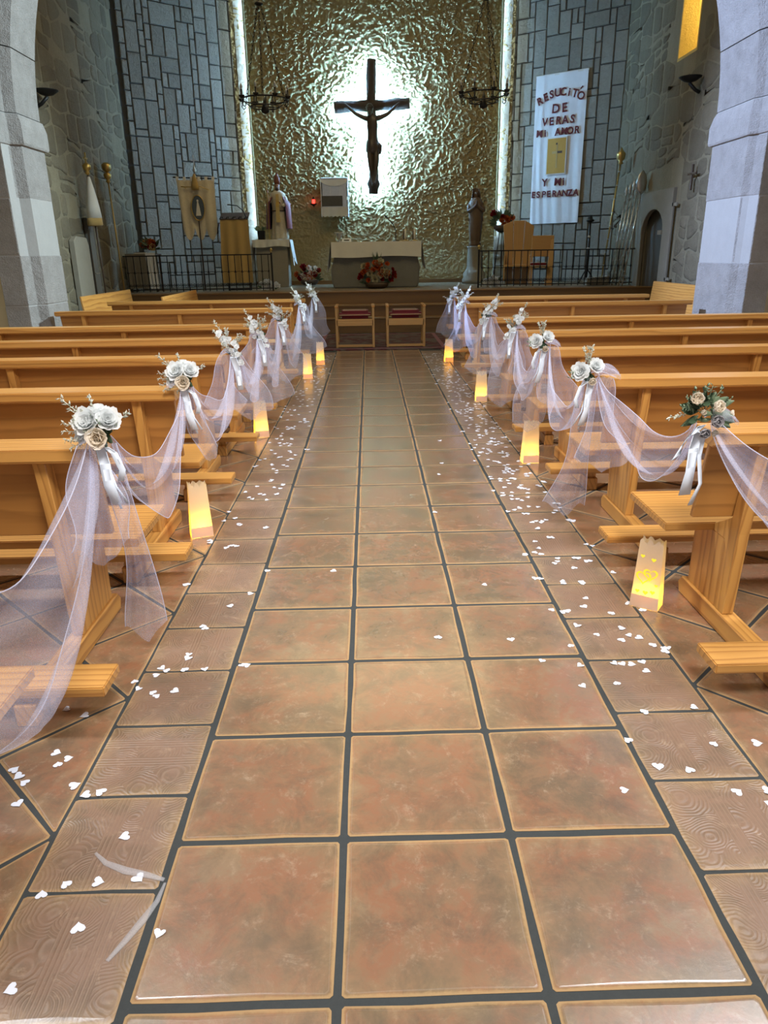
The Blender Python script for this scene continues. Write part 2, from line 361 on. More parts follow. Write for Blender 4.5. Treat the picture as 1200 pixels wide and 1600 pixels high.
for sx, y0 in ((-1, 0.305), (1, 0.315)):
    for r in range(-3, 31):
        put('border_tile', R.choice(bq), fl, (sx * 0.866, y0 + 0.3437 * (r + 0.5), R.uniform(-.0008, .0008)), (0, 0, R.choice((0, pi / 2, pi, -pi / 2))))
# diagonal field: half tiles along the border, then whole squares
d2 = T * math.sqrt(2) + 0.01; hd = d2 / 2
XB = 1.036
trip = {}
for sx in (-1, 1):
    a = hd - 0.013
    poly = [(0.008, -a), (sx * 0 + a, 0), (0.008, a)]
    if sx < 0: poly = [(-x, y) for x, y in poly][::-1]
    trip[sx] = [tile_mesh('tile', poly, M['tile'], 40 + s) for s in range(4)]
dsq = [tile_mesh('tile', [(0, -hd + .013), (hd - .013, 0), (0, hd - .013), (-hd + .013, 0)], M['tile'], 60 + s) for s in range(8)]
far = []
for sx in (-1, 1):
    for k in range(-3, 19):
        y = 0.50 + k * d2 * 1.003 + d2 / 2
        put('tile', R.choice(trip[sx]), fl, (sx * XB, y, 0))
        for j in range(1, 15):
            x = XB + j * hd; yy = y + (d2 / 2 if j % 2 else 0)
            if x > 6.1 or yy > 14.2: continue
            if (j <= 4 and yy < 5.0 and yy > -0.4): put('tile', R.choice(dsq), fl, (sx * x, yy, R.uniform(-.0008, .0008)), (0, 0, R.choice((0, pi))))
            else: far.append((sx * x, yy))
mb = MB(); rimv = []
for x, y in far:
    me = R.choice(dsq); k = len(mb.v)
    mb.v += [(v.co.x + x, v.co.y + y, v.co.z) for v in me.vertices]; mb.f += [tuple(i + k for i in p.vertices) for p in me.polygons]
    rimv += [d.value for d in me.attributes['rim'].data]
o = mb.build('far_tile', M['tile'], fl); o['kind'] = 'stuff'
o.data.attributes.new('rim', 'FLOAT', 'POINT').data.foreach_set('value', rimv)

# ------------------------------------------------------------------ chancel shell
HP = 0.78
A38 = math.radians(38); CA, SA = math.cos(A38), math.sin(A38)
LC = (-5.60, 17.25); RC = (5.72, 17.33)
st = MB().box(-5.9, 5.9, 14.0, 14.5, -0.02, 0.265).build('step', M['step']); struct(st, 'lowest dark wooden step up to the altar', 'step')
for k, (y, z) in enumerate(((14.38, 0.52), (14.78, HP))):
    o = MB().box(-5.9, 5.9, y, y + 0.5, -0.02, z - 0.03).build('step', M['step']); struct(o, ['middle dark wooden step up to the altar', 'top dark wooden step at the edge of the altar platform'][k], 'step')
    MB().box(-5.9, 5.9, y - 0.02, y + 0.5, z - 0.03, z).build('nosing', M['step'], o, bevel=0.006)
MB().box(-5.9, 5.9, 13.98, 14.5, 0.265, 0.29).build('nosing', M['step'], st, bevel=0.006)
pf = MB().box(-5.9, 5.9, 15.28, 19.6, 0.3, HP).build('floor_platform', stone('platform_stone', (0.17, 0.13, 0.075), (0.25, 0.20, 0.12), 3, 0.1, 0.004, 0.5)); struct(pf, 'raised stone floor of the altar platform', 'floor')
o = MB().box(-3.1, 3.3, 18.86, 18.92, HP, HP + 0.09).build('baseboard_back', M['step']); struct(o)

# ochre rough plaster wall, the relief is modelled
nx, nz = 480, 500
xs = np.linspace(-3.3, 3.5, nx + 1); zs = np.linspace(0.6, 7.7, nz + 1); X, Z = np.meshgrid(xs, zs, indexing='ij')
def rough(X, Z):
    wx = vnoise(X * 3 + 5, Z * 3, 3) * 0.25; wz = vnoise(X * 3 + 50, Z * 3 + 9, 4) * 0.25
    a = vnoise((X + wx * .6) * 20, (Z + wz * .6) * 25, 5); b = vnoise((X + wx) * 36 + 9, (Z + wz) * 44, 6); c = vnoise(X * 41, Z * 46, 7); d = vnoise(X * 2.2, Z * 2.2, 8)
    return 0.046 * np.clip((a - .30) * 2.4, 0, 1) + 0.040 * b + 0.014 * c + 0.03 * d
low = np.clip((Z - 1.3) / 1.5, 0.18, 1.0)
D = rough(X, Z) * low
V = np.stack([X, 19.02 - D, Z], -1).reshape(-1, 3)
ii, jj = np.meshgrid(np.arange(nx), np.arange(nz), indexing='ij'); k = (ii * (nz + 1) + jj).ravel()
F = np.stack([k, k + nz + 1, k + nz + 2, k + 1], -1)
me = bpy.data.meshes.new('wall_back'); me.vertices.add(len(V)); me.vertices.foreach_set('co', V.ravel())
me.loops.add(F.size); me.loops.foreach_set('vertex_index', F.ravel()); me.polygons.add(len(F)); me.polygons.foreach_set('loop_start', np.arange(0, F.size, 4))
me.update(); me.validate(); me.polygons.foreach_set('use_smooth', [True] * len(me.polygons)); me.materials.append(M['apse'])
wb = put('wall_back', me); struct(wb, 'ochre rough plastered wall behind the altar', 'wall')
MB().box(-3.6, 3.8, 19.04, 19.5, 0.3, 7.9).build('backing', M['plaster'], wb)

# granite side walls of the apse
def apse_wall(name, P0, dx, label, seed):
    rr = random.Random(seed)
    L = 3.15; H = 7.9
    e = bpy.data.objects.new(name, None); COL.objects.link(e); e.location = (P0[0], P0[1], 0)
    ang = math.atan2(-SA, dx * CA); e.rotation_euler = (0, 0, ang); struct(e, label, 'wall')
    inward = -1 if dx > 0 else 1          # local y pointing to the camera
    MB().box(0, L + 0.1, 0, -inward * 0.3, 0.3, H).build('backing', M['joint'], e)
    u = 0.152; nw, nh = int(L / u), int((H - HP) / u); occ = [[False] * nh for _ in range(nw)]
    sizes = [(4, 2), (2, 4), (5, 2), (3, 2), (2, 3), (2, 2), (2, 5), (4, 3), (1, 2), (2, 1), (3, 3)]; wts = [7, 7, 3, 5, 5, 4, 3, 1, 1, 1, 1]
    cache = {}
    for j in range(nh):
        for i in range(nw):
            if occ[i][j]: continue
            opts = [(w, q) for w, q in sizes if i + w <= nw and j + q <= nh and not any(occ[i + a][j + b] for a in range(w) for b in range(q))]
            if opts:
                w, q = rr.choices(opts, [wts[sizes.index(s)] for s in opts])[0]
            else: w, q = 1, 1
            for a in range(w):
                for b in range(q): occ[i + a][j + b] = True
            key = (w, q, rr.randrange(2))
            if key not in cache:
                W_, H_ = w * u - 0.022, q * u - 0.022; b = 0.012; t_ = [rr.uniform(-.006, .006) for _ in range(8)]
                p = [(0, 0), (W_, 0), (W_, H_), (0, H_)]
                vs = [(x, 0, z) for x, z in p] + [(x + t_[n], 0.028 * inward, z + t_[n + 4]) for n, (x, z) in enumerate(p)]
                cx, cz = W_ / 2, H_ / 2
                vs += [(x + (b if x < cx else -b), (0.045 + rr.uniform(-.008, .008)) * inward, z + (b if z < cz else -b)) for x, z in p]
                fs = [(n, (n + 1) % 4, 4 + (n + 1) % 4, 4 + n) for n in range(4)] + [(4 + n, 4 + (n + 1) % 4, 8 + (n + 1) % 4, 8 + n) for n in range(4)] + [(8, 9, 10, 11)]
                cache[key] = MB().add(vs, fs).mesh('stone_block', M['granite'])
            put('stone_block', cache[key], e, (i * u + 0.011, 0, HP + j * u + 0.011))
    return e
apse_wall('wall_apse_left', (-3.12, 19.18), -1, 'grey granite block wall left of the altar', 3)
apse_wall('wall_apse_right', (3.34, 19.18), 1, 'grey granite block wall right of the altar, behind the text banner', 8)
# lit plaster reveals with LED strips between granite and ochre wall
for nm, x, sx in (('trim_1', -3.12, 1), ('trim_2', 3.34, -1)):
    rr = np.random.RandomState(3); nb, nk = 6, 240
    def bandf(u, v):
        return (x + sx * (-.08 + .26 * u), 18.93 - .035 * float(vnoise(np.array(u * 3.0 + 7), np.array(v * 90.0), 9)) + .02, .6 + 7.2 * v)
    e = MB().grid(bandf, nb, nk).build(nm, M['reveal'], None, True); struct(e)
    MB().box(min(x - .08 * sx, x + .18 * sx), max(x - .08 * sx, x + .18 * sx), 18.96, 19.25, .6, 7.8).build('backing', M['reveal'], e)
    t = thing('edge_light', 'added light channel with cool white strip up the plaster edge %s of the ochre wall' % ('left' if sx > 0 else 'right'), 'light strip')
    xa = x + .18 * sx
    MB().box(min(xa, xa - .004 * sx), max(xa, xa - .004 * sx), 18.79, 18.95, 1.9, 7.8).box(min(xa, xa - .03 * sx), max(xa, xa - .03 * sx), 18.786, 18.79, 1.9, 7.8).build('baffle', M['apse'], t)  # added L-shaped baffle keeps the strip's light off the ochre wall
    MB().box(min(xa - .006 * sx, xa - .022 * sx), max(xa - .006 * sx, xa - .022 * sx), 18.794, 18.80, 1.95, 7.8).build('light_strip', M['edge_led'], t)

# rubble side walls
def rubble_wall(name, x, sx, label, seed, hole=None):
    rr = random.Random(seed)
    y0, y1 = 9.1, 17.35
    poly = [(y0, -0.1), (y1, -0.1), (y1, 7.9), (y0, 7.9)]
    e = bpy.data.objects.new(name, None); COL.objects.link(e); struct(e, label, 'wall')
    if hole is None: MB().box(min(x, x + sx * .35), max(x, x + sx * .35), y0, y1, -.1, 7.9).build('backing', M['mortar'], e)
    else:
        def bx(a, b, c, d): MB().box(min(x, x + sx * .9), max(x, x + sx * .9), a, b, c, d).build('backing', M['mortar'], e)
        (da, db, dz), (wa, wb_, wz0, wz1) = hole
        bx(y0, wa, -.1, 7.9); bx(wa, da, -.1, wz0) ; bx(wa, wb_, wz1, 7.9); bx(da, db, dz, wz0) ; bx(wb_, y1, wz0, 7.9); bx(db, y1, -.1, wz0)
    zl = [0.6]
    while zl[-1] < 6.9: zl.append(zl[-1] + rr.uniform(0.26, 0.44))
    yA = y0 + 0.9; cells = []
    wav = lambda y, k: .07 * math.sin(y * 2.3 + k * 1.9) + .04 * math.sin(y * 5.1 + k * 2.7)
    for k in range(len(zl) - 1):
        y = yA + rr.uniform(-.3, 0)
        while y < y1 - .2:
            w = rr.uniform(.30, .80); q = min(y + w, y1 - .04); cells.append((k, y, q)); y += w
    rr.shuffle(cells); n = 0
    for k, a, b in cells:
        if n >= 298: break
        za, zb = zl[k], zl[k + 1]; cy, cz = (a + b) / 2, (za + zb) / 2
        if hole:
            (da, db, dz), (wa, wb_, wz0, wz1) = hole
            if (da - .42 < b and a < db + .42 and za < dz + .45) or (wa - .06 < b and a < wb_ + .06 and zb > wz0 - .1): continue
        gp = rr.uniform(.012, .045); k1, k2 = rr.uniform(-.06, .06), rr.uniform(-.06, .06)
        if rr.random() < .35:
            zm = za + (zb - za) * rr.uniform(.4, .6); quads = [(a, b, za, zm), (a, b, zm, zb)]
        else: quads = [(a, b, za, zb)]
        for (p, q, r0, r1) in quads[:1] if n > 296 else quads:
            if q - p < .1: continue
            lo = lambda yy: r0 + wav(yy, k) + gp * .5 - cz; hi = lambda yy: r1 + wav(yy, k + (1 if r1 == zb else .5)) - gp * .5 - cz
            ym = (p + q) / 2 + rr.uniform(-.06, .06); cr_ = min(.07, (r1 - r0) * .3) * rr.uniform(.4, 1)
            out = [(p + gp + cr_, lo(p)), (ym, lo(ym) - .0), (q - gp - cr_, lo(q)), (q - gp + k1 * .3, lo(q) + cr_), (q - gp + k1 * .3, hi(q) - cr_), (q - gp - cr_, hi(q)), (ym, hi(ym)), (p + gp + cr_, hi(p)), (p + gp + k2 * .3, hi(p) - cr_), (p + gp + k2 * .3, lo(p) + cr_)]
            out = [(u - cy, w_) for u, w_ in out]; cu = sum(o[0] for o in out) / 10; cw = sum(o[1] for o in out) / 10; K = 10
            d = rr.uniform(.004, .022)
            ins = lambda f: [(cu + (u - cu) * f, cw + (w_ - cw) * f) for u, w_ in out]
            vs = [(0, u, w_) for u, w_ in out] + [(-sx * d * .7, u, w_) for u, w_ in ins(.95)] + [(-sx * d * rr.uniform(.8, 1.5), u, w_) for u, w_ in ins(.72)]
            fs = [(i, (i + 1) % K, K + (i + 1) % K, K + i) for i in range(K)] + [(K + i, K + (i + 1) % K, 2 * K + (i + 1) % K, 2 * K + i) for i in range(K)] + [tuple(range(2 * K, 3 * K))]
            put('rubble_stone', MB().add(vs, fs).mesh('rubble_stone', M['rubble'], True), e, (x, cy, cz)); n += 1
    return e
rubble_wall('wall_left', LC[0], -1, 'olive brown rubble stone side wall left of the altar', 5)
WIN = (13.45, 14.25, 4.85, 7.0)
DOOR = (13.98, 15.12, 2.28)
rubble_wall('wall_right', RC[0], 1, 'olive brown rubble stone side wall with an arched doorway and a sunlit window', 6, (DOOR, WIN))
# chancel ceiling
struct(MB().box(-6.3, 6.5, 8.4, 19.6, 7.9, 8.05).build('ceiling_chancel', M['plaster']))
struct(MB().box(-6.4, 6.4, -3.0, 8.4, 7.9, 8.05).build('ceiling', M['plaster']))
for nm, x in (('wall_nave_left', -6.4), ('wall_nave_right', 6.3)):
    struct(MB().box(x, x + .12, -3, 9.1, -.1, 7.9).build(nm, M['plaster']))

# sunlit window niche
e = bpy.data.objects.new('window_1', None); COL.objects.link(e); struct(e, 'narrow window whose deep plastered side glows in golden sunlight', 'window')
ya, yb, z0, z1 = WIN; x = RC[0]
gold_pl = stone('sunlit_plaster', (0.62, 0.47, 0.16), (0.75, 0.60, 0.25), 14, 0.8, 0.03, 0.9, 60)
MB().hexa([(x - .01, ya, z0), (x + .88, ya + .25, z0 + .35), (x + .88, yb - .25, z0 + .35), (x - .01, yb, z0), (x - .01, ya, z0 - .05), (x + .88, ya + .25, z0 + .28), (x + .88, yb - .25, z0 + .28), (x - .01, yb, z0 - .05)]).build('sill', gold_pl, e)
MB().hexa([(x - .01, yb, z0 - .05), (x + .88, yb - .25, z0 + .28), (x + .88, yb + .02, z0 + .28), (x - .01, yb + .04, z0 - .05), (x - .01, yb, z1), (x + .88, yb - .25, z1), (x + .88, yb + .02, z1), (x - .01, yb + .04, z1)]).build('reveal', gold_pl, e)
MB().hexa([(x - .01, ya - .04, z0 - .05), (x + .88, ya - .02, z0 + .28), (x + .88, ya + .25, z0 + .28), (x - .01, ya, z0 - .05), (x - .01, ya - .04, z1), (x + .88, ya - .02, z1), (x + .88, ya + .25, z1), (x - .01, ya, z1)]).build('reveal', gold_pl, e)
MB().box(x + .86, x + .90, ya + .2, yb - .2, z0 + .3, z1).build('pane', emit('sunlit_pane', (1.0, 0.76, 0.26), 34.0), e)

# arched side doorway
e = bpy.data.objects.new('door_1', None); COL.objects.link(e); struct(e, 'arched stone doorway in the right side wall', 'door')
da, db, dz = DOOR; yc = (da + db) / 2; hw = (db - da) / 2; spring = dz - hw * .75
MB().box(x + .60, x + .62, da, db, 0, dz).build('passage_shade', M['dark'], e)  # black sheet stands in for the shade inside the doorway
MB().hexa([(x + .30, db - .75, 0), (x + .05, db, 0), (x + .10, db, 0), (x + .35, db - .75, 0), (x + .30, db - .75, dz), (x + .05, db, dz), (x + .10, db, dz), (x + .35, db - .75, dz)]).build('lit_reveal_panel', M['slate'], e)  # added panel stands in for the lit depth of the door reveal
arc = [(yc + hw * math.cos(a), spring + hw * .75 * math.sin(a)) for a in [pi * i / 12 for i in range(13)]]
fr = lambda y, z, w: (x - w, y, z)
for (a0, a1, pw, pz) in ((0, 13, 0, 0),):
    outer = [(db + .32, 0)] + [(db + .32, 2.62), (da - .36, 2.62), (da - .36, 0), (da, 0)] + [p for p in arc[::-1]] + [(db, 0)]
    MB().prism(outer, fr, -.02, .07).build('surround', M['doorstone'], e, bevel=.008)
MB().box(x - .10, x + .02, da - .02, da + .16, spring - .06, spring + .02).build('impost', M['doorstone'], e)
mo = MB()
for (a, b, c, d) in ((da - .62, da - .40, 0.95, 1.0), (da - .62, da - .40, 2.28, 2.34), (da - .46, da - .40, 0.95, 2.34)): mo.box(x - .085, x - .06, a, b, c, d)
mo.build('moulding', M['doorstone'], e)

# ------------------------------------------------------------------ chancel arch
ZS = 3.12; XC = 0.05
def pier(name, plan, zl, label):
    e = bpy.data.objects.new(name, None); COL.objects.link(e); struct(e, label, 'pillar')
    cx = sum(p[0] for p in plan) / len(plan); cy = sum(p[1] for p in plan) / len(plan)
    for i in range(len(zl) - 1):
        a, b = zl[i], zl[i + 1]; imp = (i == len(zl) - 2)
        pl = plan if not imp else [(cx + (px - cx) * 1.22, cy + (py - cy) * 1.12) for px, py in plan]
        j = R.uniform(-.006, .006); pl = [(px + j, py + R.uniform(-.004, .004)) for px, py in pl]
        m_ = MB().prism(pl, lambda u, v, w: (u, v, w), a + .006, b - .006)
        if imp:
            m_ = MB(); n = len(plan)
            pts = [[(cx + (px - cx) * k, cy + (py - cy) * (1 + (k - 1) * .6), z) for px, py in plan] for k, z in ((1.16, a + .004), (1.22, a + .03), (1.22, a + .22), (1.10, a + .33), (1.0, b - .005))]
            for q in pts: m_.v += q
            for t_ in range(4): m_.f += [(t_ * n + s_2, t_ * n + (s_2 + 1) % n, (t_ + 1) * n + (s_2 + 1) % n, (t_ + 1) * n + s_2) for s_2 in range(n)]
            m_.f += [tuple(range(n))[::-1], tuple(range(4 * n, 5 * n))]
        m_.build('impost_block' if imp else 'stone_block', M['pier'], e, bevel=.006)
    MB().prism([(cx + (px - cx) * .975, cy + (py - cy) * .985) for px, py in plan], lambda u, v, w: (u, v, w), 0, zl[-1]).build('core', M['pmortar'], e)
    return e
PL = [(-4.20, 9.10), (-4.20, 8.46), (-4.31, 8.40), (-4.34, 8.22), (-4.62, 8.20), (-4.62, 9.10)]
PR = [(4.30, 9.05), (4.30, 8.12), (4.36, 8.03), (4.39, 7.86), (4.66, 7.84), (4.66, 9.05)]
pier('pillar_left', PL, [0, 0.42, 0.97, 1.56, 2.20, 2.78, ZS], 'granite block pillar left of the chancel arch')
pier('pillar_right', PR, [0, 0.60, 1.35, 2.09, 2.74, ZS], 'granite block pillar right of the chancel arch, lit blue on its inner side')
e = bpy.data.objects.new('beam_arch', None); COL.objects.link(e); struct(e, 'round granite chancel arch spanning the nave', 'arch')
nv = 20
for k in range(nv):
    a0, a1 = pi * k / nv + .0015, pi * (k + 1) / nv - .0015
    src = PR if k < nv / 2 else PL
    R0 = 4.25; prof = [(abs(px - (4.30 if k < nv / 2 else -4.20)), py) for px, py in src]
    vs = []; n = len(prof); sub = 3
    for q in range(sub + 1):
        a = a0 + (a1 - a0) * q / sub
        vs += [(XC + (R0 + dr) * math.cos(a), py, ZS + (R0 + dr) * math.sin(a)) for dr, py in prof]
    fs = [(q * n + s_2, q * n + (s_2 + 1) % n, (q + 1) * n + (s_2 + 1) % n, (q + 1) * n + s_2) for q in range(sub) for s_2 in range(n)] + [tuple(range(n))[::-1], tuple(range(sub * n, (sub + 1) * n))]
    MB().add(vs, fs).build('stone_block', M['pier'], e)
outl = [(-6.4, -.1), (-4.60, -.1), (-4.60, ZS)] + [(XC + 4.62 * math.cos(a), ZS + 4.62 * math.sin(a)) for a in [pi - pi * i / 24 for i in range(1, 24)]] + [(4.66, ZS), (4.66, -.1), (6.4, -.1), (6.4, 7.9), (-6.4, 7.9)]
struct(MB().prism(outl, lambda u, v, w: (u, w, v), 8.55, 9.0).build('wall_arch', M['plaster']), 'plastered wall around the chancel arch', 'wall')

# ------------------------------------------------------------------ pews
def pew_meshes(x0, x1, sup):
    """x measured outwards from the aisle (positive), local y=0 at the back foot"""
    P = []
    b = 0.004
    P.append(('rail', MB().prism([(.372, .838), (.395, .826), (.55, .834), (.572, .848), (.566, .880), (.372, .884)], lambda u, v, w: (w, u, v), x0 + .02, x1 - .02).mesh('rail', M['wx'], bevel=b, seg=2)))
    P.append(('backrest', MB().hexa([(x0 + .05, .535, .50), (x1 - .05, .535, .50), (x1 - .05, .56, .50), (x0 + .05, .56, .50),
                                     (x0 + .05, .465, .832), (x1 - .05, .465, .832), (x1 - .05, .49, .832), (x0 + .05, .49, .832)]).mesh('backrest', M['wback'], bevel=b)))
    P.append(('seat', MB().box(x0, x1, .655, 1.09, .395, .43).mesh('seat', M['wx'], bevel=b, seg=2)))
    P.append(('kneeler', MB().box(x0 - .05, x1, -.008, .15, .118, .155).mesh('kneeler', M['wx'], bevel=b, seg=2)))
    for k, x in enumerate(sup):
        P.append(('foot_beam', MB().prism([(0, 0), (.88, 0), (.90, .05), (.87, .085), (0, .085)], lambda u, v, w: (w, u, v), x - .012, x + .062).mesh('foot_beam', M['wy'], bevel=.005)))
        P.append(('end_panel', MB().prism([(.52, .085), (.83, .085), (.83, .395), (.50, .395), (.50, .30)], lambda u, v, w: (w, u, v), x, x + .04).mesh('end_panel', M['wz'], bevel=.003)))
        P.append(('post', MB().prism([(.485, .085), (.545, .085), (.53, .34), (.56, .395), (.655, .395), (.655, .43), (.525, .50), (.47, .83), (.41, .83), (.46, .45)], lambda u, v, w: (w, u, v), x - .002, x + .045).mesh('post', M['wz'], bevel=.003)))
        P.append(('block', MB().box(x - .004, x + .054, .02, .12, .085, .118).mesh('block', M['wy'], bevel=.003)))
    return P
def mirror(me):
    c = me.copy()
    for v in c.vertices: v.co.x = -v.co.x
    c.flip_normals(); return c
SUPL = (1.31, 2.53, 3.75, 4.95); SUPS = (1.31, 2.53, 3.75)
longm = pew_meshes(1.10, 5.25, SUPL); shortm = pew_meshes(1.10, 4.13, SUPS)
longl = [(n, mirror(m_)) for n, m_ in longm]; shortl = [(n, mirror(m_)) for n, m_ in shortm]
ordn = ['first', 'second', 'third', 'fourth', 'fifth', 'sixth', 'seventh']
YL = [1.0, 2.15, 3.40, 4.53, 5.78, 8.0, 9.95]; YR = [1.05, 2.26, 3.47, 4.68, 6.02, 8.25, 9.8]
def pew(parts, y, label):
    t = thing('church_pew', label, 'pew', (0, y, 0), R.uniform(-.002, .002), 'pine church pews along the aisle')
    for n, m_ in parts: put(n, m_, t)
    return t
pew([p for p in longl if p[0] in ('rail', 'backrest', 'seat', 'foot_beam', 'end_panel', 'post')], -0.40, 'pine pew cut off at the left edge, only its seat corner shows beside the kneeler')
for k in range(7):
    a = ordn[k]
    pew(longl if k < 5 else shortl, YL[k], 'pine pew left of the aisle, %s from the camera' % a + (', with peony bouquet' if k == 0 else ', beyond the pillar' if k > 4 else ''))
    pew(longm if k < 5 else shortm, YR[k], 'pine pew right of the aisle, %s from the camera' % a + (', with ranunculus bouquet' if k == 0 else ', beyond the pillar' if k > 4 else ''))
# side benches near the chancel steps, seen by their tall back boards
def bench(x, y0, y1, face, zt, label):
    t = thing('side_bench', label, 'bench', (x, (y0 + y1) / 2, 0), 0, 'benches set sideways beside the altar steps')
    L = (y1 - y0) / 2; d = face
    MB().hexa([(-.015, -L, .42), (.015, -L, .42), (.015, L, .42), (-.015, L, .42), (-.015 - d * .06, -L, zt), (.015 - d * .06, -L, zt), (.015 - d * .06, L, zt), (-.015 - d * .06, L, zt)]).build('backrest', M['wy'], t, bevel=.004)
    MB().box(min(d * .04, d * .42), max(d * .04, d * .42), -L, L, .40, .435).build('seat', M['wy'], t, bevel=.004)
    for y in (-L + .12, L - .12): MB().box(min(0, d * .38), max(0, d * .38), y - .02, y + .02, 0, .40).build('end_panel', M['wz'], t, bevel=.003)
bench(-4.75, 11.15, 13.7, 1, .93, 'wooden side bench farthest left, before the altar steps')
bench(-3.48, 11.3, 13.75, 1, .90, 'wooden side bench second from the left, before the altar steps')
bench(5.25, 11.1, 13.2, -1, .95, 'wooden side bench on the right, before the arched doorway')

# ------------------------------------------------------------------ flowers
def petal_fn(l, w, a0, curl, base=0.0):
    def f(u, v):
        v = v * 2 - 1
        ww = w * (math.sin(pi * min(1, .12 + .80 * u)) ** .6) * (1 - .25 * (u > .95))
        ang = a0 + curl * u
        r = base + l * u * math.cos(a0 + curl * u * .5); z = l * u * math.sin(a0 + curl * u * .5)
        return (r - abs(v) ** 2 * 0, v * ww, z + abs(v) ** 2 * ww * .35)
    return f
def flower(name, mat, d, rings, seed, nu=3, nv=2):
    rr = random.Random(seed); m_ = MB()
    for (cnt, l, w, a0, curl, base) in rings:
        ph = rr.uniform(0, 6)
        for k in range(cnt):
            a = ph + 2 * pi * k / cnt + rr.uniform(-.12, .12); fn = petal_fn(l * d * rr.uniform(.9, 1.1), w * d, a0 + rr.uniform(-.12, .12), curl, base * d)
            q = MB().grid(fn, nu, nv); c, s = math.cos(a), math.sin(a)
            q.xf(lambda x, y, z: (x * c - y * s, x * s + y * c, z)); m_.add(q.v, q.f)
    return m_.mesh(name, mat, True)
peony = [flower('flower_head', M['petal'], .048, [(10, 1.0, .40, .30, .45, .05), (10, .9, .38, .6, .55, .05), (9, .78, .32, .85, .6, .03), (7, .62, .26, 1.1, .5, .02), (5, .5, .2, 1.35, .3, .01)], s) for s in range(3)]
creamr = flower('flower_head', M['cream'], .042, [(7, .95, .5, .35, .9, .05), (7, .8, .45, .75, .9, .05), (5, .62, .36, 1.05, .9, .04), (4, .45, .26, 1.3, .7, .02)], 5)
ranun = flower('flower_head', M['cream'], .030, [(8, .95, .5, .5, 1.3, .15), (8, .85, .45, .8, 1.3, .12), (6, .7, .36, 1.1, 1.2, .1), (5, .5, .28, 1.3, 1.0, .06)], 6)
greyr = flower('flower_head', M['greyrose'], .030, [(7, .95, .5, .5, 1.3, .15), (7, .85, .45, .8, 1.3, .12), (5, .65, .36, 1.1, 1.2, .1), (4, .45, .28, 1.3, 1.0, .06)], 7)
smallf = [flower('flower_head', M['petal'], .030, [(6, 1.0, .45, .3, .4, .05), (5, .7, .36, .8, .6, .04)], 9 + s) for s in range(2)]
def sprig_mesh(name, leafmat, L, n, ls, seed):
    rr = random.Random(seed); m_ = MB()
    pth = [(math.sin(t * 1.2) * L * .12, 0, L * t) for t in (0, .25, .5, .75, 1)]
    m_.tube(pth, .0012, 4)
    for k in range(n):
        t = .2 + .8 * k / (n - 1); p = Vector((math.sin(t * 1.2) * L * .12, 0, L * t))
        a = rr.uniform(0, 6.28); d = Vector((math.cos(a), math.sin(a), rr.uniform(.2, 1.0))).normalized(); l = ls * rr.uniform(.7, 1.2)
        s_1 = d.cross(Vector((0, 0, 1))).normalized() * l * .28; nrm = d.cross(s_1).normalized() * l * .12
        m_.add([p, p + d * l * .5 + s_1, p + d * l, p + d * l * .5 - s_1, p + d * l * .5 + nrm], [(0, 1, 4), (1, 2, 4), (2, 3, 4), (3, 0, 4), (3, 2, 1, 0)])
    return m_.mesh(name, leafmat, True)
wspr = [sprig_mesh('sprig', M['pale'], .10, 22, .016, s) for s in range(3)]
gspr = [sprig_mesh('sprig', M['sage'], .10, 18, .02, 10 + s) for s in range(3)]
def leaf_mesh(l, w, mat):
    return MB().grid(lambda u, v: (abs(v * 2 - 1) * w * .3 - u * u * l * .15, (v * 2 - 1) * w * math.sin(pi * (.05 + .93 * u)), l * u), 5, 2).mesh('leaf', mat, True)
leafm = leaf_mesh(.055, .014, M['leaf']); leafs = leaf_mesh(.05, .010, M['sage'])
def dirm(d, roll=0):
    return Vector(d).to_track_quat('Z', 'Y').to_euler()
def ribbon_mesh(pts, w, name='ribbon', ax=(1, 0, 0)):
    m_ = MB(); A = Vector(ax)
    vs = []
    for k, p in enumerate(pts):
        p = Vector(p); tw = math.sin(k * .9) * .5; a = (A * math.cos(tw) + Vector((0, 1, 0)) * math.sin(tw)) * w * .5
        vs += [p - a, p + a, p + a + Vector((0, .0008, 0)), p - a + Vector((0, .0008, 0))]
    n = len(pts)
    fs = []
    for k in range(n - 1):
        a, b = 4 * k, 4 * k + 4
        fs += [(a + i, a + (i + 1) % 4, b + (i + 1) % 4, b + i) for i in range(4)]
    fs += [(3, 2, 1, 0), (4 * n - 4, 4 * n - 3, 4 * n - 2, 4 * n - 1)]
    return m_.add(vs, fs).mesh(name, M['ribbon'], True)
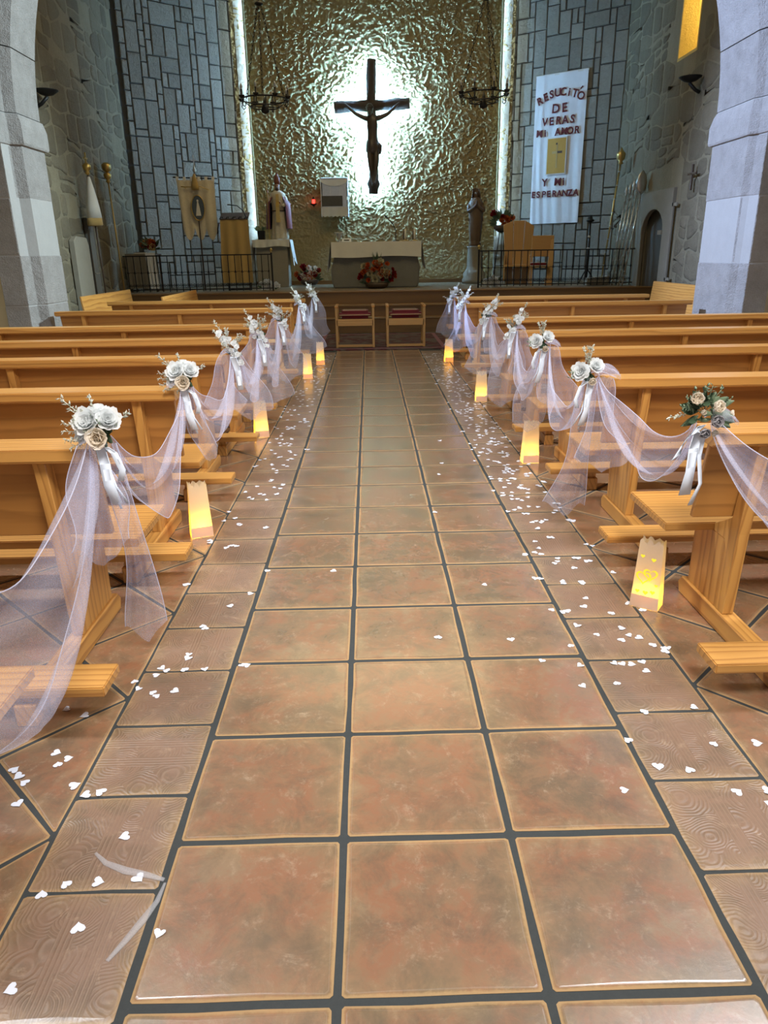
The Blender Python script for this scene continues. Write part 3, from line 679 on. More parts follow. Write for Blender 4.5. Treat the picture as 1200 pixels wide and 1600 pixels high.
def bouquet(loc, sx, kind, seed, label, sc=1.0):
    """local frame: -y to the camera, z up, +x*sx towards the aisle"""
    rr = random.Random(seed)
    t = thing('flower_bouquet', label, 'bouquet', loc, 0, 'bouquets tied to the pew ends')
    t.scale = (sc * (1.35 if kind == 'spray' else 1.12 if kind == 'side' else 1.0),) * 3
    F = lambda me, x, y, z, d=(0, -1, .3), s=1.0: put(me.name.split('.')[0], me, t, (x * sx, y, z), dirm((d[0] * sx, d[1], d[2])), s)
    if kind == 'peony':
        F(peony[0], -.028, -.03, .040, (-.15, -.9, .6), 1.15); F(peony[1], .030, -.02, .043, (.45, -.75, .6), 1.05); F(creamr, .006, -.055, -.002, (.1, -1, .15), 1.15); F(peony[2], .0, -.01, .065, (0, -.4, 1), .8); F(smallf[0], -.05, -.03, .0, (-.6, -1, .2), 1.2)
        for k, (x, z) in enumerate(((-.06, .06), (-.075, .085), (-.02, .10), (-.08, .01), (-.07, -.01), (.07, .05), (-.05, -.02), (-.085, .03))):
            F(wspr[k % 3], x * .35, 0, z * .35, (x, -.02, z), 1.0 + .35 * (k == 1))
        F(wspr[1], 0, -.02, -.04, (-.05, -.3, -1), .7)
        for k in range(14): F(wspr[k % 3], -.01, -.015, rr.uniform(-.02, .02), (rr.uniform(-1.2, .1), rr.uniform(-.5, -.1), rr.uniform(-.5, .9)), rr.uniform(.6, .95))
        for k in range(5): F(gspr[k % 3], 0, -.01, 0, (rr.uniform(-1, 1), -.2, rr.uniform(-.3, 1)), rr.uniform(.6, .9))
        for d in ((.6, -.4, -.3), (-.2, -.5, -.6), (.3, -.3, -.8), (-.6, -.3, .1), (.5, -.2, .3)): F(leafm, 0, -.01, 0, d, 1.2)
    elif kind == 'ranunculus':
        F(ranun, .045, -.035, .048, (.3, -.8, .6), 1.15); F(ranun, -.020, -.045, .026, (-.2, -.95, .4), 1.1)
        F(greyr, -.014, -.06, -.020, (-.1, -1, .1), 1.1); F(greyr, .014, -.05, -.060, (.1, -1, -.2), .95); F(ranun, -.080, -.03, .002, (-.8, -.6, .2), .5); F(ranun, -.022, -.045, -.062, (-.3, -.9, -.3), .65); F(ranun, .02, -.04, .01, (.2, -1, 0), .5)
        for k in range(14): F(leafs if k % 2 else leafm, rr.uniform(-.02, .05), -.02, rr.uniform(-.03, .05), (rr.uniform(-1, 1), -.5, rr.uniform(-.4, 1)), rr.uniform(.6, 1.0))
        for k in range(26):
            a = rr.uniform(-2.2, 2.2); x, z = math.sin(a), math.cos(a)
            F(leafm if k % 2 else leafs, x * .03, -.005, z * .03, (x, -.35 + rr.uniform(-.3, .3), z), rr.uniform(.9, 1.5))
        for k, (x, z) in enumerate(((.11, .03), (.09, .06), (.06, .09), (0, .1), (.02, .09), (-.05, .09), (-.09, .05))): F(gspr[k % 3], 0, 0, 0, (x, -.02, z), 1.0)
        F(wspr[0], .05, 0, 0, (1, -.2, -.15), .9)
    elif kind == 'side':      # flowers lean towards the aisle
        F(peony[2], .045, -.03, .0, (.55, -.85, .3), 1.05); F(peony[0], -.02, -.02, .02, (-.1, -.9, .6), .85); F(ranun, .0, -.05, -.035, (.1, -1, -.1), .9)
        for k, (x, z) in enumerate(((.02, .1), (.0, .11), (.04, .09), (.01, .08), (.09, -.02), (.1, -.05))): F((wspr if k < 4 else gspr)[k % 3], .01, -.01, .02, (x, -.02, z), 1.0)
        for k in range(10):
            a = rr.uniform(0, 3.6); F(leafm, 0, -.01, -.01, (math.sin(a), -.4, math.cos(a)), 1.1)
    else:                     # spray: long diagonal of small white flowers
        for k in range(26):
            u = k / 25; q = .026 * math.sin(pi * (.15 + .8 * u)) + .006; x = -.05 + .09 * u + rr.uniform(-q, q); z = .085 - .15 * u + rr.uniform(-q, q)
            F(smallf[k % 2], x, -.03 + rr.uniform(-.02, .012), z, (rr.uniform(-.7, .7), -1, rr.uniform(-.3, .9)), rr.uniform(.38, .62))
        for k in range(16):
            u = rr.random(); F(wspr[k % 3], -.04 + .06 * u, 0, .04 - .08 * u, (-.5 + rr.uniform(-.4, 1.2), -.2, .8 * rr.uniform(.2, 1)), rr.uniform(.6, .95))
        F(wspr[2], -.04, 0, .06, (-.6, -.1, 1), .9)
        for k in range(6):
            a = rr.uniform(0, 6); F(leafm, 0, 0, -.02, (math.sin(a), -.3, math.cos(a)), .8)
    # satin ribbon tied under the flowers
    y = -.045
    def rib(pts, w, ax=(1, 0, 0)): put('ribbon', ribbon_mesh([(x * sx, yy, z) for x, yy, z in pts], w, 'ribbon', ax), t)
    if kind == 'ranunculus':
        rib([(.02, y, -.05), (.05, y - .01, -.055), (.085, y - .02, -.09), (.105, y - .02, -.135), (.11, y - .02, -.15)], .045, (.7, 0, .7))
        rib([(.02, y, -.06), (.045, y - .015, -.12), (.05, y - .02, -.20), (.06, y - .02, -.29)], .05)
        rib([(.01, y, -.06), (.02, y - .01, -.15), (.005, y - .015, -.25), (.035, y - .02, -.33)], .02)
    elif kind in ('peony', 'side'):
        rib([(.0, y, -.04), (.015, y - .015, -.10), (.02, y - .02, -.17), (.04, y - .02, -.24)], .035)
        rib([(.02, y, -.04), (.05, y - .01, -.06), (.07, y - .01, -.12), (.06, y - .01, -.16)], .022)
        rib([(.01, y, -.06), (.03, y - .01, -.2), (.05, y - .015, -.26)], .008); rib([(.01, y, -.06), (.04, y - .01, -.18), (.075, y - .015, -.24)], .008)
    else:
        rib([(.0, y, -.03), (.02, y - .01, -.10), (.025, y - .01, -.19)], .03)
    return t
kinds_l = ['peony', 'peony', 'spray', 'spray', 'spray', 'spray', 'spray']; kinds_r = ['ranunculus', 'side', 'side', 'spray', 'spray', 'spray', 'spray']
desc_l = ['two white peonies and a cream rose', 'white blooms with pale sprigs above a dark leaf', 'a loose spray of small white blossoms', 'a long diagonal spray of white blossoms', 'a leaning spray of white blossoms', 'a small white spray', 'a small white spray']
desc_r = ['cream ranunculus and grey roses in green leaves', 'a large white peony over green leaves', 'white peonies and pale sprigs', 'a white blossom spray', 'a white blossom spray', 'a small white spray', 'a small white spray']
BL = [(-1.065, 1.36, .945), (-1.06, 2.53, .935), (-1.03, 3.76, .935), (-1.02, 4.90, .925), (-1.00, 6.15, .945), (-.99, 8.36, .955), (-.97, 10.3, .945)]
BR = [(1.06, 1.42, .965), (1.00, 2.62, .93), (1.04, 3.84, .945), (1.06, 5.06, .93), (1.05, 6.40, .935), (1.07, 8.62, .92), (1.10, 10.15, .90)]
for k in range(7):
    bouquet(BL[k], 1, kinds_l[k], 30 + k, 'bouquet of %s on the %s left pew' % (desc_l[k], ordn[k]), 1.0)
    bouquet(BR[k], -1, kinds_r[k], 50 + k, 'bouquet of %s on the %s right pew' % (desc_r[k], ordn[k]), 1.0)

# ------------------------------------------------------------------ tulle
def sheet(name, fn, nu, nv, label, group, hems=(0, 1), gather=lambda s: 0.0):
    """thin cloth; 'density' holds how closely the weave is bunched"""
    m_ = MB().grid(fn, nu, nv); o = m_.build(name, M['tulle'], None, True)
    r1 = np.random.RandomState(len(bpy.data.meshes)); kn = r1.rand(40)
    dv = []
    for i in range(nu + 1):
        for j in range(nv + 1):
            s_1, u = i / nu, j / nv; x = u * 9 + .9 * math.sin(2.5 * s_1 + kn[0] * 6) + 8; k = int(x); f = x - k; f = f * f * (3 - 2 * f)
            st = kn[k] * (1 - f) + kn[k + 1] * f
            dv.append(.05 + .55 * max(0, st - .45) ** 1.2 * 1.6 + .45 * gather(s_1))
    o.data.attributes.new('density', 'FLOAT', 'POINT').data.foreach_set('value', dv)
    tag(o, label, 'tulle', group)
    for h_ in hems:
        MB().tube([fn(i / nu, h_) for i in range(nu + 1)], .0017, 5).build('hem', M['hem'], o, True)
    return o
def swag(A, B, top, bot, drift, seed, label, nu=44, nv=28, amp=.03, low=.5):
    rr = random.Random(seed); A, B = Vector(A), Vector(B); p1, p2, p3 = (rr.uniform(0, 6) for _ in range(3)); nf = rr.uniform(2.0, 3.2); kk = math.log(.5) / math.log(low)
    def f(s, u):
        sw = s ** kk; q = 4 * sw * (1 - sw); e = max(q, 1e-6) ** .6
        p = A.lerp(B, s)
        uu = u + .09 * math.sin(2.2 * pi * s + p3) * e
        sag = top + (bot - top) * uu
        p = p + Vector((drift * e + amp * e * (.35 + .65 * u) * math.sin(uu * nf * 2 * pi + p1 + 2.2 * s) + .5 * amp * e * math.sin(uu * 9 + 6 * s + p2),
                        .03 * e * math.sin(uu * 7 + p2), -sag * q ** .85 - .03 * (u - .5)))
        p.z -= .02 * e * math.sin(uu * 8 + 5 * s + p2)
        return p
    return sheet('tulle_swag', f, nu, nv, label, 'tulle swags between the pew ends', (0, 1), lambda s: (abs(2 * s - 1)) ** 3)
def tail(A, end, w0, w1, seed, label, nu=26, nv=22, amp=.025, point=0.1, axis=(1, .35, 0), mid=(0, 0, 0)):
    rr = random.Random(seed); A = Vector(A); E_ = Vector(end); ax = Vector(axis).normalized(); nx_ = Vector((-ax.y, ax.x, 0)); p1, p2 = rr.uniform(0, 6), rr.uniform(0, 6); nf = rr.uniform(1.6, 2.6); md = Vector(mid)
    def f(s, u):
        w = w0 + (w1 - w0) * (s ** .8)
        p = A.lerp(E_, s) + md * 4 * s * (1 - s); v = u - .5
        p = p + ax * (v * w * (1 + .22 * math.sin(6 * s + p2)) + .022 * math.sin(5 * s + p1) * s) + nx_ * (amp * (.3 + .7 * s) * math.sin(u * nf * 2 * pi + p1 + 1.5 * s) + amp * .35 * math.sin(u * 15 + 7 * s + p2))
        p.z += point * s * (abs(v) * 2 - .5) * .8 + .012 * math.sin(u * 11 + p1) * s
        return p
    return sheet('tulle_tail', f, nu, nv, label, 'tulle tails hanging from the pew ends', (0, 1), lambda s: max(0, 1 - 2.2 * s) ** 1.5)
def bow(loc, sx, seed, label, sc=1.0):
    """puffed tulle gathered over the rail end"""
    rr = random.Random(seed); L = Vector(loc); p1 = rr.uniform(0, 6)
    def f(s, u):
        a = (u - .5) * 2.4; r = .055 * sc * (.55 + .45 * math.sin(pi * s)) * (1 + .22 * math.sin(u * 19 + p1) * s)
        return L + Vector((-sx * (.11 * sc * s - .01), -.02 + r * math.sin(a) * 1.2 - .01, r * math.cos(a) - .03 - .02 * s * s))
    return sheet('tulle_bow', f, 10, 18, label, 'tulle gathered over the pew rails', (1,), lambda s: .35 + .5 * (1 - s))
z9 = lambda p, dx=0, dy=0, dz=-.03: (p[0] + dx, p[1] + dy, p[2] + dz)
L0 = (-1.10, -.02, .94); R0 = (1.16, .05, .95)
swag(z9(L0), z9(BL[0], -.06, .02), .12, .60, .06, 1, 'wide sheer tulle swag sweeping out of the left edge from the peony bouquet', 44, 24, .05)
spec = [(.16, .36, .05, .36), (.17, .36, .04, .42), (.20, .36, .03, .42), (.20, .46, .02, .45), (.2, .56, .02, .4), (.25, .5, .0, .5)]
for k in range(6):
    t_, b_, d_, lo_ = spec[k]
    swag(z9(BL[k], .02, .02), z9(BL[k + 1], -.03, 0), t_, b_, d_, 11 + k, 'sheer tulle swag on the left from the %s to the %s pew' % (ordn[k], ordn[k + 1]), low=lo_)
swag(z9(R0), z9(BR[0], .04, .02), .06, .26, -.02, 31, 'sheer tulle swag sweeping out of the right edge from the ranunculus bouquet', 40, 18, .03)
spec = [(.12, .32, -.02, .34), (.24, .38, -.04, .40), (.26, .42, -.04, .42), (.20, .42, -.02, .45), (.2, .5, -.02, .45), (.25, .5, .0, .5)]
for k in range(6):
    t_, b_, d_, lo_ = spec[k]
    swag(z9(BR[k], -.01, .02), z9(BR[k + 1], .05, 0), t_, b_, d_, 41 + k, 'sheer tulle swag on the right from the %s to the %s pew' % (ordn[k], ordn[k + 1]), low=lo_)
tl = [((.05, .08, .12), .05, .13), ((.06, .06, .52), .05, .10), ((.10, .02, .50), .06, .30), ((.06, -.02, .38), .06, .34), ((.05, -.02, .36), .07, .36), ((.05, -.03, .34), .08, .42), ((.06, -.02, .35), .08, .40)]
for k, (e_, a, b) in enumerate(tl):
    p = BL[k]; tail(z9(p, .02, -.03), (p[0] + e_[0], p[1] + e_[1], e_[2]), a, b, 70 + k, 'tulle tail hanging below the bouquet of the %s pew on the left' % ordn[k])
    if k in (0, 2, 3, 4): tail(z9(p, -.05, -.04), (p[0] - .02 - .03 * k, p[1] - .10, p[2] - .42 + .02 * k), .06, .24, 170 + k, 'second, shorter tulle tail of the %s pew on the left' % ordn[k], amp=.03)
    bow(z9(p, 0, .01, .0), 1, 90 + k, 'tulle puff over the rail end of the %s pew on the left' % ordn[k], .9 if k else .8)
tr = [((-.05, -.01, .62), .03, .04), ((-.03, .16, .12), .05, .20), ((-.05, .22, .30), .07, .24), ((-.04, .05, .28), .07, .36), ((-.03, .0, .34), .07, .36), ((-.04, .0, .32), .08, .30), ((-.05, .0, .34), .08, .34)]
for k, (e_, a, b) in enumerate(tr):
    p = BR[k]
    if k: tail(z9(p, .0, -.03), (p[0] + e_[0], p[1] + e_[1], e_[2]), a, b, 110 + k, 'tulle tail hanging below the bouquet of the %s pew on the right' % ordn[k], axis=(1, -.35, 0))
    if k == 1: tail(z9(p, .08, -.02), (p[0] + .07, p[1] - .05, .44), .06, .24, 130, 'tulle loop falling in front of the second pew seat on the right', amp=.05, axis=(1, -.3, 0))
    if k in (2, 3, 4): tail(z9(p, .06, -.03), (p[0] + .10, p[1] - .06, .52), .06, .26, 131 + k, 'second, shorter tulle tail of the %s pew on the right' % ordn[k], amp=.03, axis=(1, -.3, 0))
    bow(z9(p, .02, .01, .0), -1, 150 + k, 'tulle puff over the rail end of the %s pew on the right' % ordn[k], 1.25 if k == 1 else .9)

# ------------------------------------------------------------------ paper lantern bags
def bag(loc, rz, hearts, label, power=1.0):
    t = thing('paper_lantern', label, 'lantern', (*loc, 0.0006), rz, 'glowing paper bag lanterns along the aisle')
    H, w, d, wt, dt = .315, .062, .044, .050, .024
    def ring(z, n=20):
        q = z / H; a, b = w + (wt - w) * q, d + (dt - d) * q; pts = []
        for k in range(n):
            u = 4 * k / n; s_1 = int(u); v = (u - s_1) * 2 - 1
            x, y = ((a * v, -b), (a - .016 * q * (1 - abs(v)), b * v), (-a * v, b), (-a + .016 * q * (1 - abs(v)), -b * v))[s_1]
            pts.append((x, y))
        return pts
    n = 40; lv = [0, .05, .1, .15, .2, .25, H - .018, H]; vs = []
    for i, z in enumerate(lv):
        for k, (x, y) in enumerate(ring(z, n)):
            zz = z + (.009 * math.sin(k * 2 * pi / n * 11) + .004 * math.sin(k * 1.9) if i == len(lv) - 1 else 0)
            vs.append((x, y, zz))
    fs = [(i * n + k, i * n + (k + 1) % n, (i + 1) * n + (k + 1) % n, (i + 1) * n + k) for i in range(len(lv) - 1) for k in range(n)] + [tuple(range(n))[::-1]]
    put('bag', MB().add(vs, fs).mesh('bag', M['paper']), t)
    MB().box(-w * .985, w * .985, -d - .0012, -d + .0002, .004, .062).xf(lambda x, y, z: (x * (1 - .1 * z), y + z * .064, z)).build('folded_base_flap', M['paper'], t)
    c = MB().lathe([(.018, 0), (.018, .03), (.016, .033)], 12, (0, 0, .002)).build('candle', M['wax'], t, True)
    l = bpy.data.lights.new('candle_light', 'POINT'); l.energy = power * (1.0 if hearts else 2.2); l.color = (1.0, .60, .06); l.shadow_soft_size = .015
    lo = bpy.data.objects.new('candle_light', l); COL.objects.link(lo); lo.parent = t; lo.location = (0, 0, .055)
    if hearts:
        def heart(cx, cz, s, thick=None):
            pts = []
            for k in range(28):
                a = 2 * pi * k / 28; pts.append((16 * math.sin(a) ** 3 / 17, (13 * math.cos(a) - 5 * math.cos(2 * a) - 2 * math.cos(3 * a) - math.cos(4 * a)) / 17))
            ys = lambda z: -(d + (dt - d) * z / H) - .0012
            if thick:
                vs = [(cx + px * s, ys(cz + pz * s), cz + pz * s) for px, pz in pts] + [(cx + px * s * thick, ys(cz + pz * s * thick), cz + pz * s * thick) for px, pz in pts]
                return MB().add(vs, [(k, (k + 1) % 28, 28 + (k + 1) % 28, 28 + k) for k in range(28)])
            return MB().add([(cx + px * s, ys(cz + pz * s), cz + pz * s) for px, pz in pts], [tuple(range(28))])
        heart(.012, .165, .034, .72).build('heart_cutout', M['glow'], t); heart(-.016, .148, .036, .74).build('heart_cutout', M['glow'], t)  # hearts emit by themselves, candlelight through the cut-outs put into the material
        for x, z, s in ((.018, .235, .011), (-.03, .245, .010), (-.035, .08, .010), (.0, .078, .012), (.03, .085, .011), (.042, .12, .008)): heart(x, z, s).build('heart_cutout', M['glow'], t)
    return t
bag((1.095, 1.80), -.62, True, 'glowing paper lantern with cut-out hearts beside the first right pew', 1.0)
bag((1.07, 4.19), .05, False, 'glowing paper lantern on the right by the third pew, half behind a tulle tail', .9)
bag((1.055, 6.62), .0, False, 'glowing paper lantern third from the front right of the aisle', .9)
bag((1.03, 9.70), .1, False, 'farthest glowing paper lantern right of the aisle', .9)
bag((-1.125, 2.79), .35, False, 'glowing paper lantern with crumpled top nearest on the left', .9)
bag((-1.11, 5.17), .3, False, 'glowing paper lantern second from the front left of the aisle', .9)
bag((-.95, 8.36), .1, False, 'glowing paper lantern third from the front left of the aisle', .9)
bag((-.865, 9.62), .05, False, 'farthest glowing paper lantern left of the aisle', .9)

# ------------------------------------------------------------------ paper heart confetti
def heart_mesh(s, seed):
    rr = random.Random(seed); pts = []
    for k in range(16):
        a = 2 * pi * k / 16; pts.append((16 * math.sin(a) ** 3 / 17 * s, (13 * math.cos(a) - 5 * math.cos(2 * a) - 2 * math.cos(3 * a) - math.cos(4 * a)) / 17 * s))
    cu = rr.uniform(-8, 14)
    vs = [(x, y, .0012 + max(0, cu) * x * x) for x, y in pts] + [(x, y, .0006 + max(0, cu) * x * x) for x, y in pts]
    fs = [tuple(range(16)), tuple(range(16, 32))[::-1]] + [(k, 16 + k, 16 + (k + 1) % 16, (k + 1) % 16) for k in range(16)]
    return MB().add(vs, fs).mesh('paper_heart', M['heart'])
hm = [heart_mesh(.0175, s) for s in range(6)]
NEARPX = [(-1.18, .86), (-1.13, .83), (-1.15, .80), (-1.22, .72), (-1.25, .75), (-1.20, .63), (-1.28, .78), (-1.06, .70), (-1.01, .66), (-.97, .67), (-.84, .49), (-.99, .30), (-.94, .33), (-.86, .335), (-.76, .345), (-.86, .20), (-.95, .05), (-.99, .0), (-.66, .18),
          (-1.16, 1.26), (-1.05, 1.27), (-.98, 1.31), (-.96, 1.19), (-.94, 1.17), (-1.02, 1.22), (-.88, 1.20), (-1.24, 1.10), (-1.16, 1.06),
          (.98, 1.02), (.90, 1.26), (.86, 1.31), (.76, 1.18), (.80, 1.0), (.96, .82), (.83, .70), (.74, .72), (.93, .60), (1.0, .55), (1.02, .60), (.69, .85), (1.1, .82), (.60, .62), (.98, .45), (.63, 1.17), (1.06, 1.75),
          (.13, 1.55), (.40, 2.05), (.43, 1.52), (.52, 1.35), (-.34, 2.25), (.35, 3.9), (.40, 4.2), (.45, 4.9), (.25, 3.1)]
pts = list(NEARPX)
while len(pts) < 300:
    y = 1.3 + 8.2 * R.random() ** 1.25; sx = R.choice((-1, 1, 1)); x = sx * min(1.06, max(.66, R.gauss(.87, .10)))
    if R.random() < .10: x = sx * R.uniform(.66, 1.22)
    pts.append((x, y))
    if R.random() < .35: pts.append((x + R.uniform(-.03, .03), y + R.uniform(-.03, .03)))
for x, y in pts[:300]:
    o = put('paper_heart', R.choice(hm), None, (x, y, .0004 + R.uniform(0, .0006)), (R.uniform(-.03, .03), R.uniform(-.03, .03), R.uniform(0, 6.28)), R.uniform(.85, 1.15))
    zone = ('on the plain middle tiles of the aisle' if abs(x) < .69 else 'on the embossed border tiles along the %s pews' % ('left' if x < 0 else 'right') if abs(x) < 1.04 else 'on the diagonal tiles beside the %s pews' % ('left' if x < 0 else 'right'))
    dist = 'nearest the camera' if y < 1.4 else 'around the middle pews' if y < 4.5 else 'far up the aisle'
    tag(o, 'white paper heart %s, %s' % (zone, dist), 'confetti', 'paper hearts ' + zone + ', ' + dist)
mb = MB()
for k in range(420):
    y = 3.0 + 7.6 * R.random(); sx = R.choice((-1, 1, 1)); x = sx * min(1.04, max(.68, R.gauss(.87, .10))); c, s_1 = math.cos(k), math.sin(k)
    me = R.choice(hm); b = len(mb.v); mb.v += [(x + v.co.x * c - v.co.y * s_1, y + v.co.x * s_1 + v.co.y * c, v.co.z + .0008) for v in me.vertices]; mb.f += [tuple(i + b for i in p.vertices) for p in me.polygons]
o = mb.build('paper_heart_scatter', M['heart']); tag(o, 'dense scatter of white paper hearts on the far border tiles', 'confetti', None, 'stuff')
# torn strip of sheer ribbon on the floor
for lab, P in (('curved strip of sheer ribbon lying on an embossed tile, near half', [(-.90, .43), (-.86, .395), (-.80, .368), (-.74, .352), (-.69, .335)]), ('second strip of sheer ribbon lying along the grout joint', [(-.685, .325), (-.69, .27), (-.71, .215), (-.735, .16), (-.76, .11)])):
    vs = []; n = len(P)
    for k, (x, y) in enumerate(P):
        d = Vector((P[min(k + 1, n - 1)][0] - P[max(k - 1, 0)][0], P[min(k + 1, n - 1)][1] - P[max(k - 1, 0)][1])).normalized(); w = .011 * (1 - abs(k / (n - 1) - .55) * 1.3)
        w = max(w, .002)
        vs += [(x - d.y * w, y + d.x * w, .0015), (x + d.y * w, y - d.x * w, .0015), (x + d.y * w, y - d.x * w, .0035), (x - d.y * w, y + d.x * w, .005)]
    o = MB().add(vs, [(4 * k + i, 4 * k + (i + 1) % 4, 4 * k + 4 + (i + 1) % 4, 4 * k + 4 + i) for k in range(n - 1) for i in range(4)]).build('ribbon_strip', M['veilstrip'], None, True)
    tag(o, lab, 'ribbon')

# ------------------------------------------------------------------ lit cross with corpus
def skin_body(name, J, E_, mat, parent, sub=2, root=0):
    me = bpy.data.meshes.new(name); me.from_pydata([j[:3] for j in J], E_, []); o = put(name, me, parent); me.materials.append(mat)
    m_ = o.modifiers.new('skin', 'SKIN'); m_.use_smooth_shade = True
    L = me.skin_vertices[0].data if me.skin_vertices else None
    if L is None:
        bm = bmesh.new(); bm.from_mesh(me); bm.verts.layers.skin.verify(); bm.to_mesh(me); bm.free(); L = me.skin_vertices[0].data
    for i, j in enumerate(J):
        r = j[3]; L[i].radius = r if isinstance(r, tuple) else (r, r); L[i].use_root = (i == root)
    s_1 = o.modifiers.new('sub', 'SUBSURF'); s_1.levels = s_1.render_levels = sub
    return o
cr = thing('crucifix', 'dark log crucifix glowing with white light on the ochre wall', 'crucifix', (0.03, 18.54, 0))
rr = random.Random(4)
def log(name, a, b, r, bend, knots):
    a, b = Vector(a), Vector(b); n = 26; path = []; rad = []
    for k in range(n + 1):
        t = k / n; p = a.lerp(b, t)
        ax = Vector((1, 0, 0)) if abs((b - a).z) > abs((b - a).x) else Vector((0, 0, 1))
        p = p + ax * bend * math.sin(t * 5.2 + .6); path.append(p)
        q = r * (1 + .07 * math.sin(t * 17) + rr.uniform(-.03, .03))
        for kt in knots: q += .05 * math.exp(-((t - kt) / .02) ** 2)
        rad.append(q)
    return MB().tube(path, rad, 14).build(name, M['logs'], cr, True)
log('upright_log', (-.02, 0, 2.93), (.02, 0, 5.84), .112, .028, (.07, .30))
log('cross_beam', (-.91, .01, 4.84), (.90, .01, 4.92), .125, .008, ())
ld = MB().box(-.018, .018, .13, .145, 3.0, 5.80); ld.box(-.86, .86, .14, .155, 4.865, 4.895); ld.build('led_strip', M['led'], cr)
y0 = -.17
J = [(0.0, y0, 4.02, (.135, .11)), (-.005, y0 - .02, 4.22, (.12, .10)), (0, y0 - .03, 4.45, (.155, .11)), (-.01, y0 - .02, 4.58, (.10, .085)), (-.03, y0 - .06, 4.66, (.052, .052)), (-.06, y0 - .11, 4.73, (.085, .095)), (-.055, y0 - .11, 4.81, (.075, .085)),
     (-.17, y0, 4.58, (.07, .065)), (-.40, y0, 4.68, (.045, .045)), (-.57, y0 + .03, 4.83, (.034, .034)), (-.66, y0 + .04, 4.91, (.03, .02)),
     (.16, y0, 4.58, (.07, .065)), (.38, y0, 4.67, (.045, .045)), (.57, y0 + .03, 4.84, (.034, .034)), (.66, y0 + .04, 4.92, (.03, .02)),
     (-.075, y0 - .03, 3.88, (.092, .09)), (-.06, y0 - .10, 3.58, (.066, .07)), (-.02, y0 - .02, 3.30, (.048, .05)), (-.015, y0 - .06, 3.16, (.04, .04)), (-.01, y0 - .12, 3.09, (.035, .03)),
     (.075, y0 - .03, 3.88, (.092, .09)), (.075, y0 - .11, 3.57, (.066, .07)), (.03, y0 - .05, 3.30, (.048, .05)), (.02, y0 - .09, 3.19, (.04, .04)), (.015, y0 - .15, 3.12, (.035, .03))]
E_ = [(0, 1), (1, 2), (2, 3), (3, 4), (4, 5), (5, 6), (3, 7), (7, 8), (8, 9), (9, 10), (3, 11), (11, 12), (12, 13), (13, 14), (0, 15), (15, 16), (16, 17), (17, 18), (18, 19), (0, 20), (20, 21), (21, 22), (22, 23), (23, 24)]
bd = skin_body('corpus', J, E_, M['corpus'], cr)
MB().lathe([(.12, 3.80), (.165, 3.86), (.155, 3.98), (.145, 4.10), (.13, 4.12)], 18, (0, y0 - .01, 0), .85, lambda a, z: 1 + .06 * math.sin(5 * a + 6 * z)).build('loincloth', M['corpus'], cr, True)
MB().tube([(.12, y0 - .03, 4.06), (.19, y0 - .02, 3.98), (.17, y0 - .02, 3.80)], [.03, .045, .03], 8).build('cloth_knot', M['corpus'], cr, True)
MB().tube([(-.055 + .085 * math.cos(a), y0 - .11 + .09 * math.sin(a), 4.80 + .012 * math.sin(6 * a)) for a in [2 * pi * k / 16 for k in range(17)]], .012, 6).build('crown_of_thorns', M['corpus'], cr)
h_ = MB().ell((-.055, y0 - .085, 4.79), (.088, .095, .10), 10, 7).build('hair', M['corpus'], cr, True)
MB().ell((-.06, y0 - .205, 4.745), (.012, .02, .026), 6, 5).build('nose', M['corpus'], cr, True)
MB().ell((-.062, y0 - .17, 4.67), (.045, .045, .055), 8, 6).build('beard', M['corpus'], cr, True)

# ------------------------------------------------------------------ chandeliers
def chandelier(x, y, z, top, label):
    t = thing('ring_chandelier', label, 'chandelier', (x, y, z), R.uniform(0, 1), 'iron ring chandeliers')
    def ring(rr_, zz, r, name): MB().tube([(rr_ * math.cos(a), rr_ * math.sin(a), zz) for a in [2 * pi * k / 36 for k in range(37)]], r, 8, False).build(name, M['iron'], t, True)
    ring(.39, .06, .013, 'outer_ring'); ring(.25, -.05, .010, 'inner_ring')
    MB().lathe([(.0, -.16), (.06, -.14), (.075, -.10), (.05, -.05), (.03, .02), (.012, .10)], 14).build('hub', M['iron'], t, True)
    for k in range(4):
        a = 2 * pi * k / 4; MB().tube([(0, 0, -.05), (.25 * math.cos(a), .25 * math.sin(a), -.05), (.39 * math.cos(a), .39 * math.sin(a), .06)], .009, 6).build('spoke', M['iron'], t, True)
    cand = MB().lathe([(.028, .03), (.05, .065), (.052, .072), (.016, .075), (.016, .16), (.014, .165)], 10).mesh('candle_cup', M['iron'], True)
    cw = MB().lathe([(.015, .078), (.015, .165)], 8).mesh('candle_sleeve', M['wax'], True)
    bl = MB().lathe([(.008, .165), (.022, .19), (.020, .215), (.006, .245)], 8).mesh('bulb', M['bulb'], True)
    for k in range(8):
        a = 2 * pi * (k + .5) / 8; p = (.42 * math.cos(a), .42 * math.sin(a), .02)
        c = put('candle_cup', cand, t, p); put('candle_sleeve', cw, c, (0, 0, 0)); put('bulb', bl, c, (0, 0, 0))
        MB().tube([(.39 * math.cos(a), .39 * math.sin(a), .05), (.42 * math.cos(a), .42 * math.sin(a), -.03), (.39 * math.cos(a), .39 * math.sin(a), -.07), (.35 * math.cos(a), .35 * math.sin(a), -.05), (.36 * math.cos(a), .36 * math.sin(a), -.02)], .008, 6).build('scroll', M['iron'], t, True)
    zc = 1.45
    link = lambda p, q, n, nm: chain(p, q, n, nm, t)
    for k in range(3):
        a = 2 * pi * k / 3 + .4; link((.39 * math.cos(a), .39 * math.sin(a), .06), (.03 * math.cos(a), .03 * math.sin(a), zc), 22, 'chain')
    MB().lathe([(.02, zc - .02), (.07, zc), (.07, zc + .02), (.02, zc + .05)], 12).build('chain_plate', M['iron'], t, True)
    link((0, 0, zc), (0, 0, top - z), 36, 'chain')
    return t
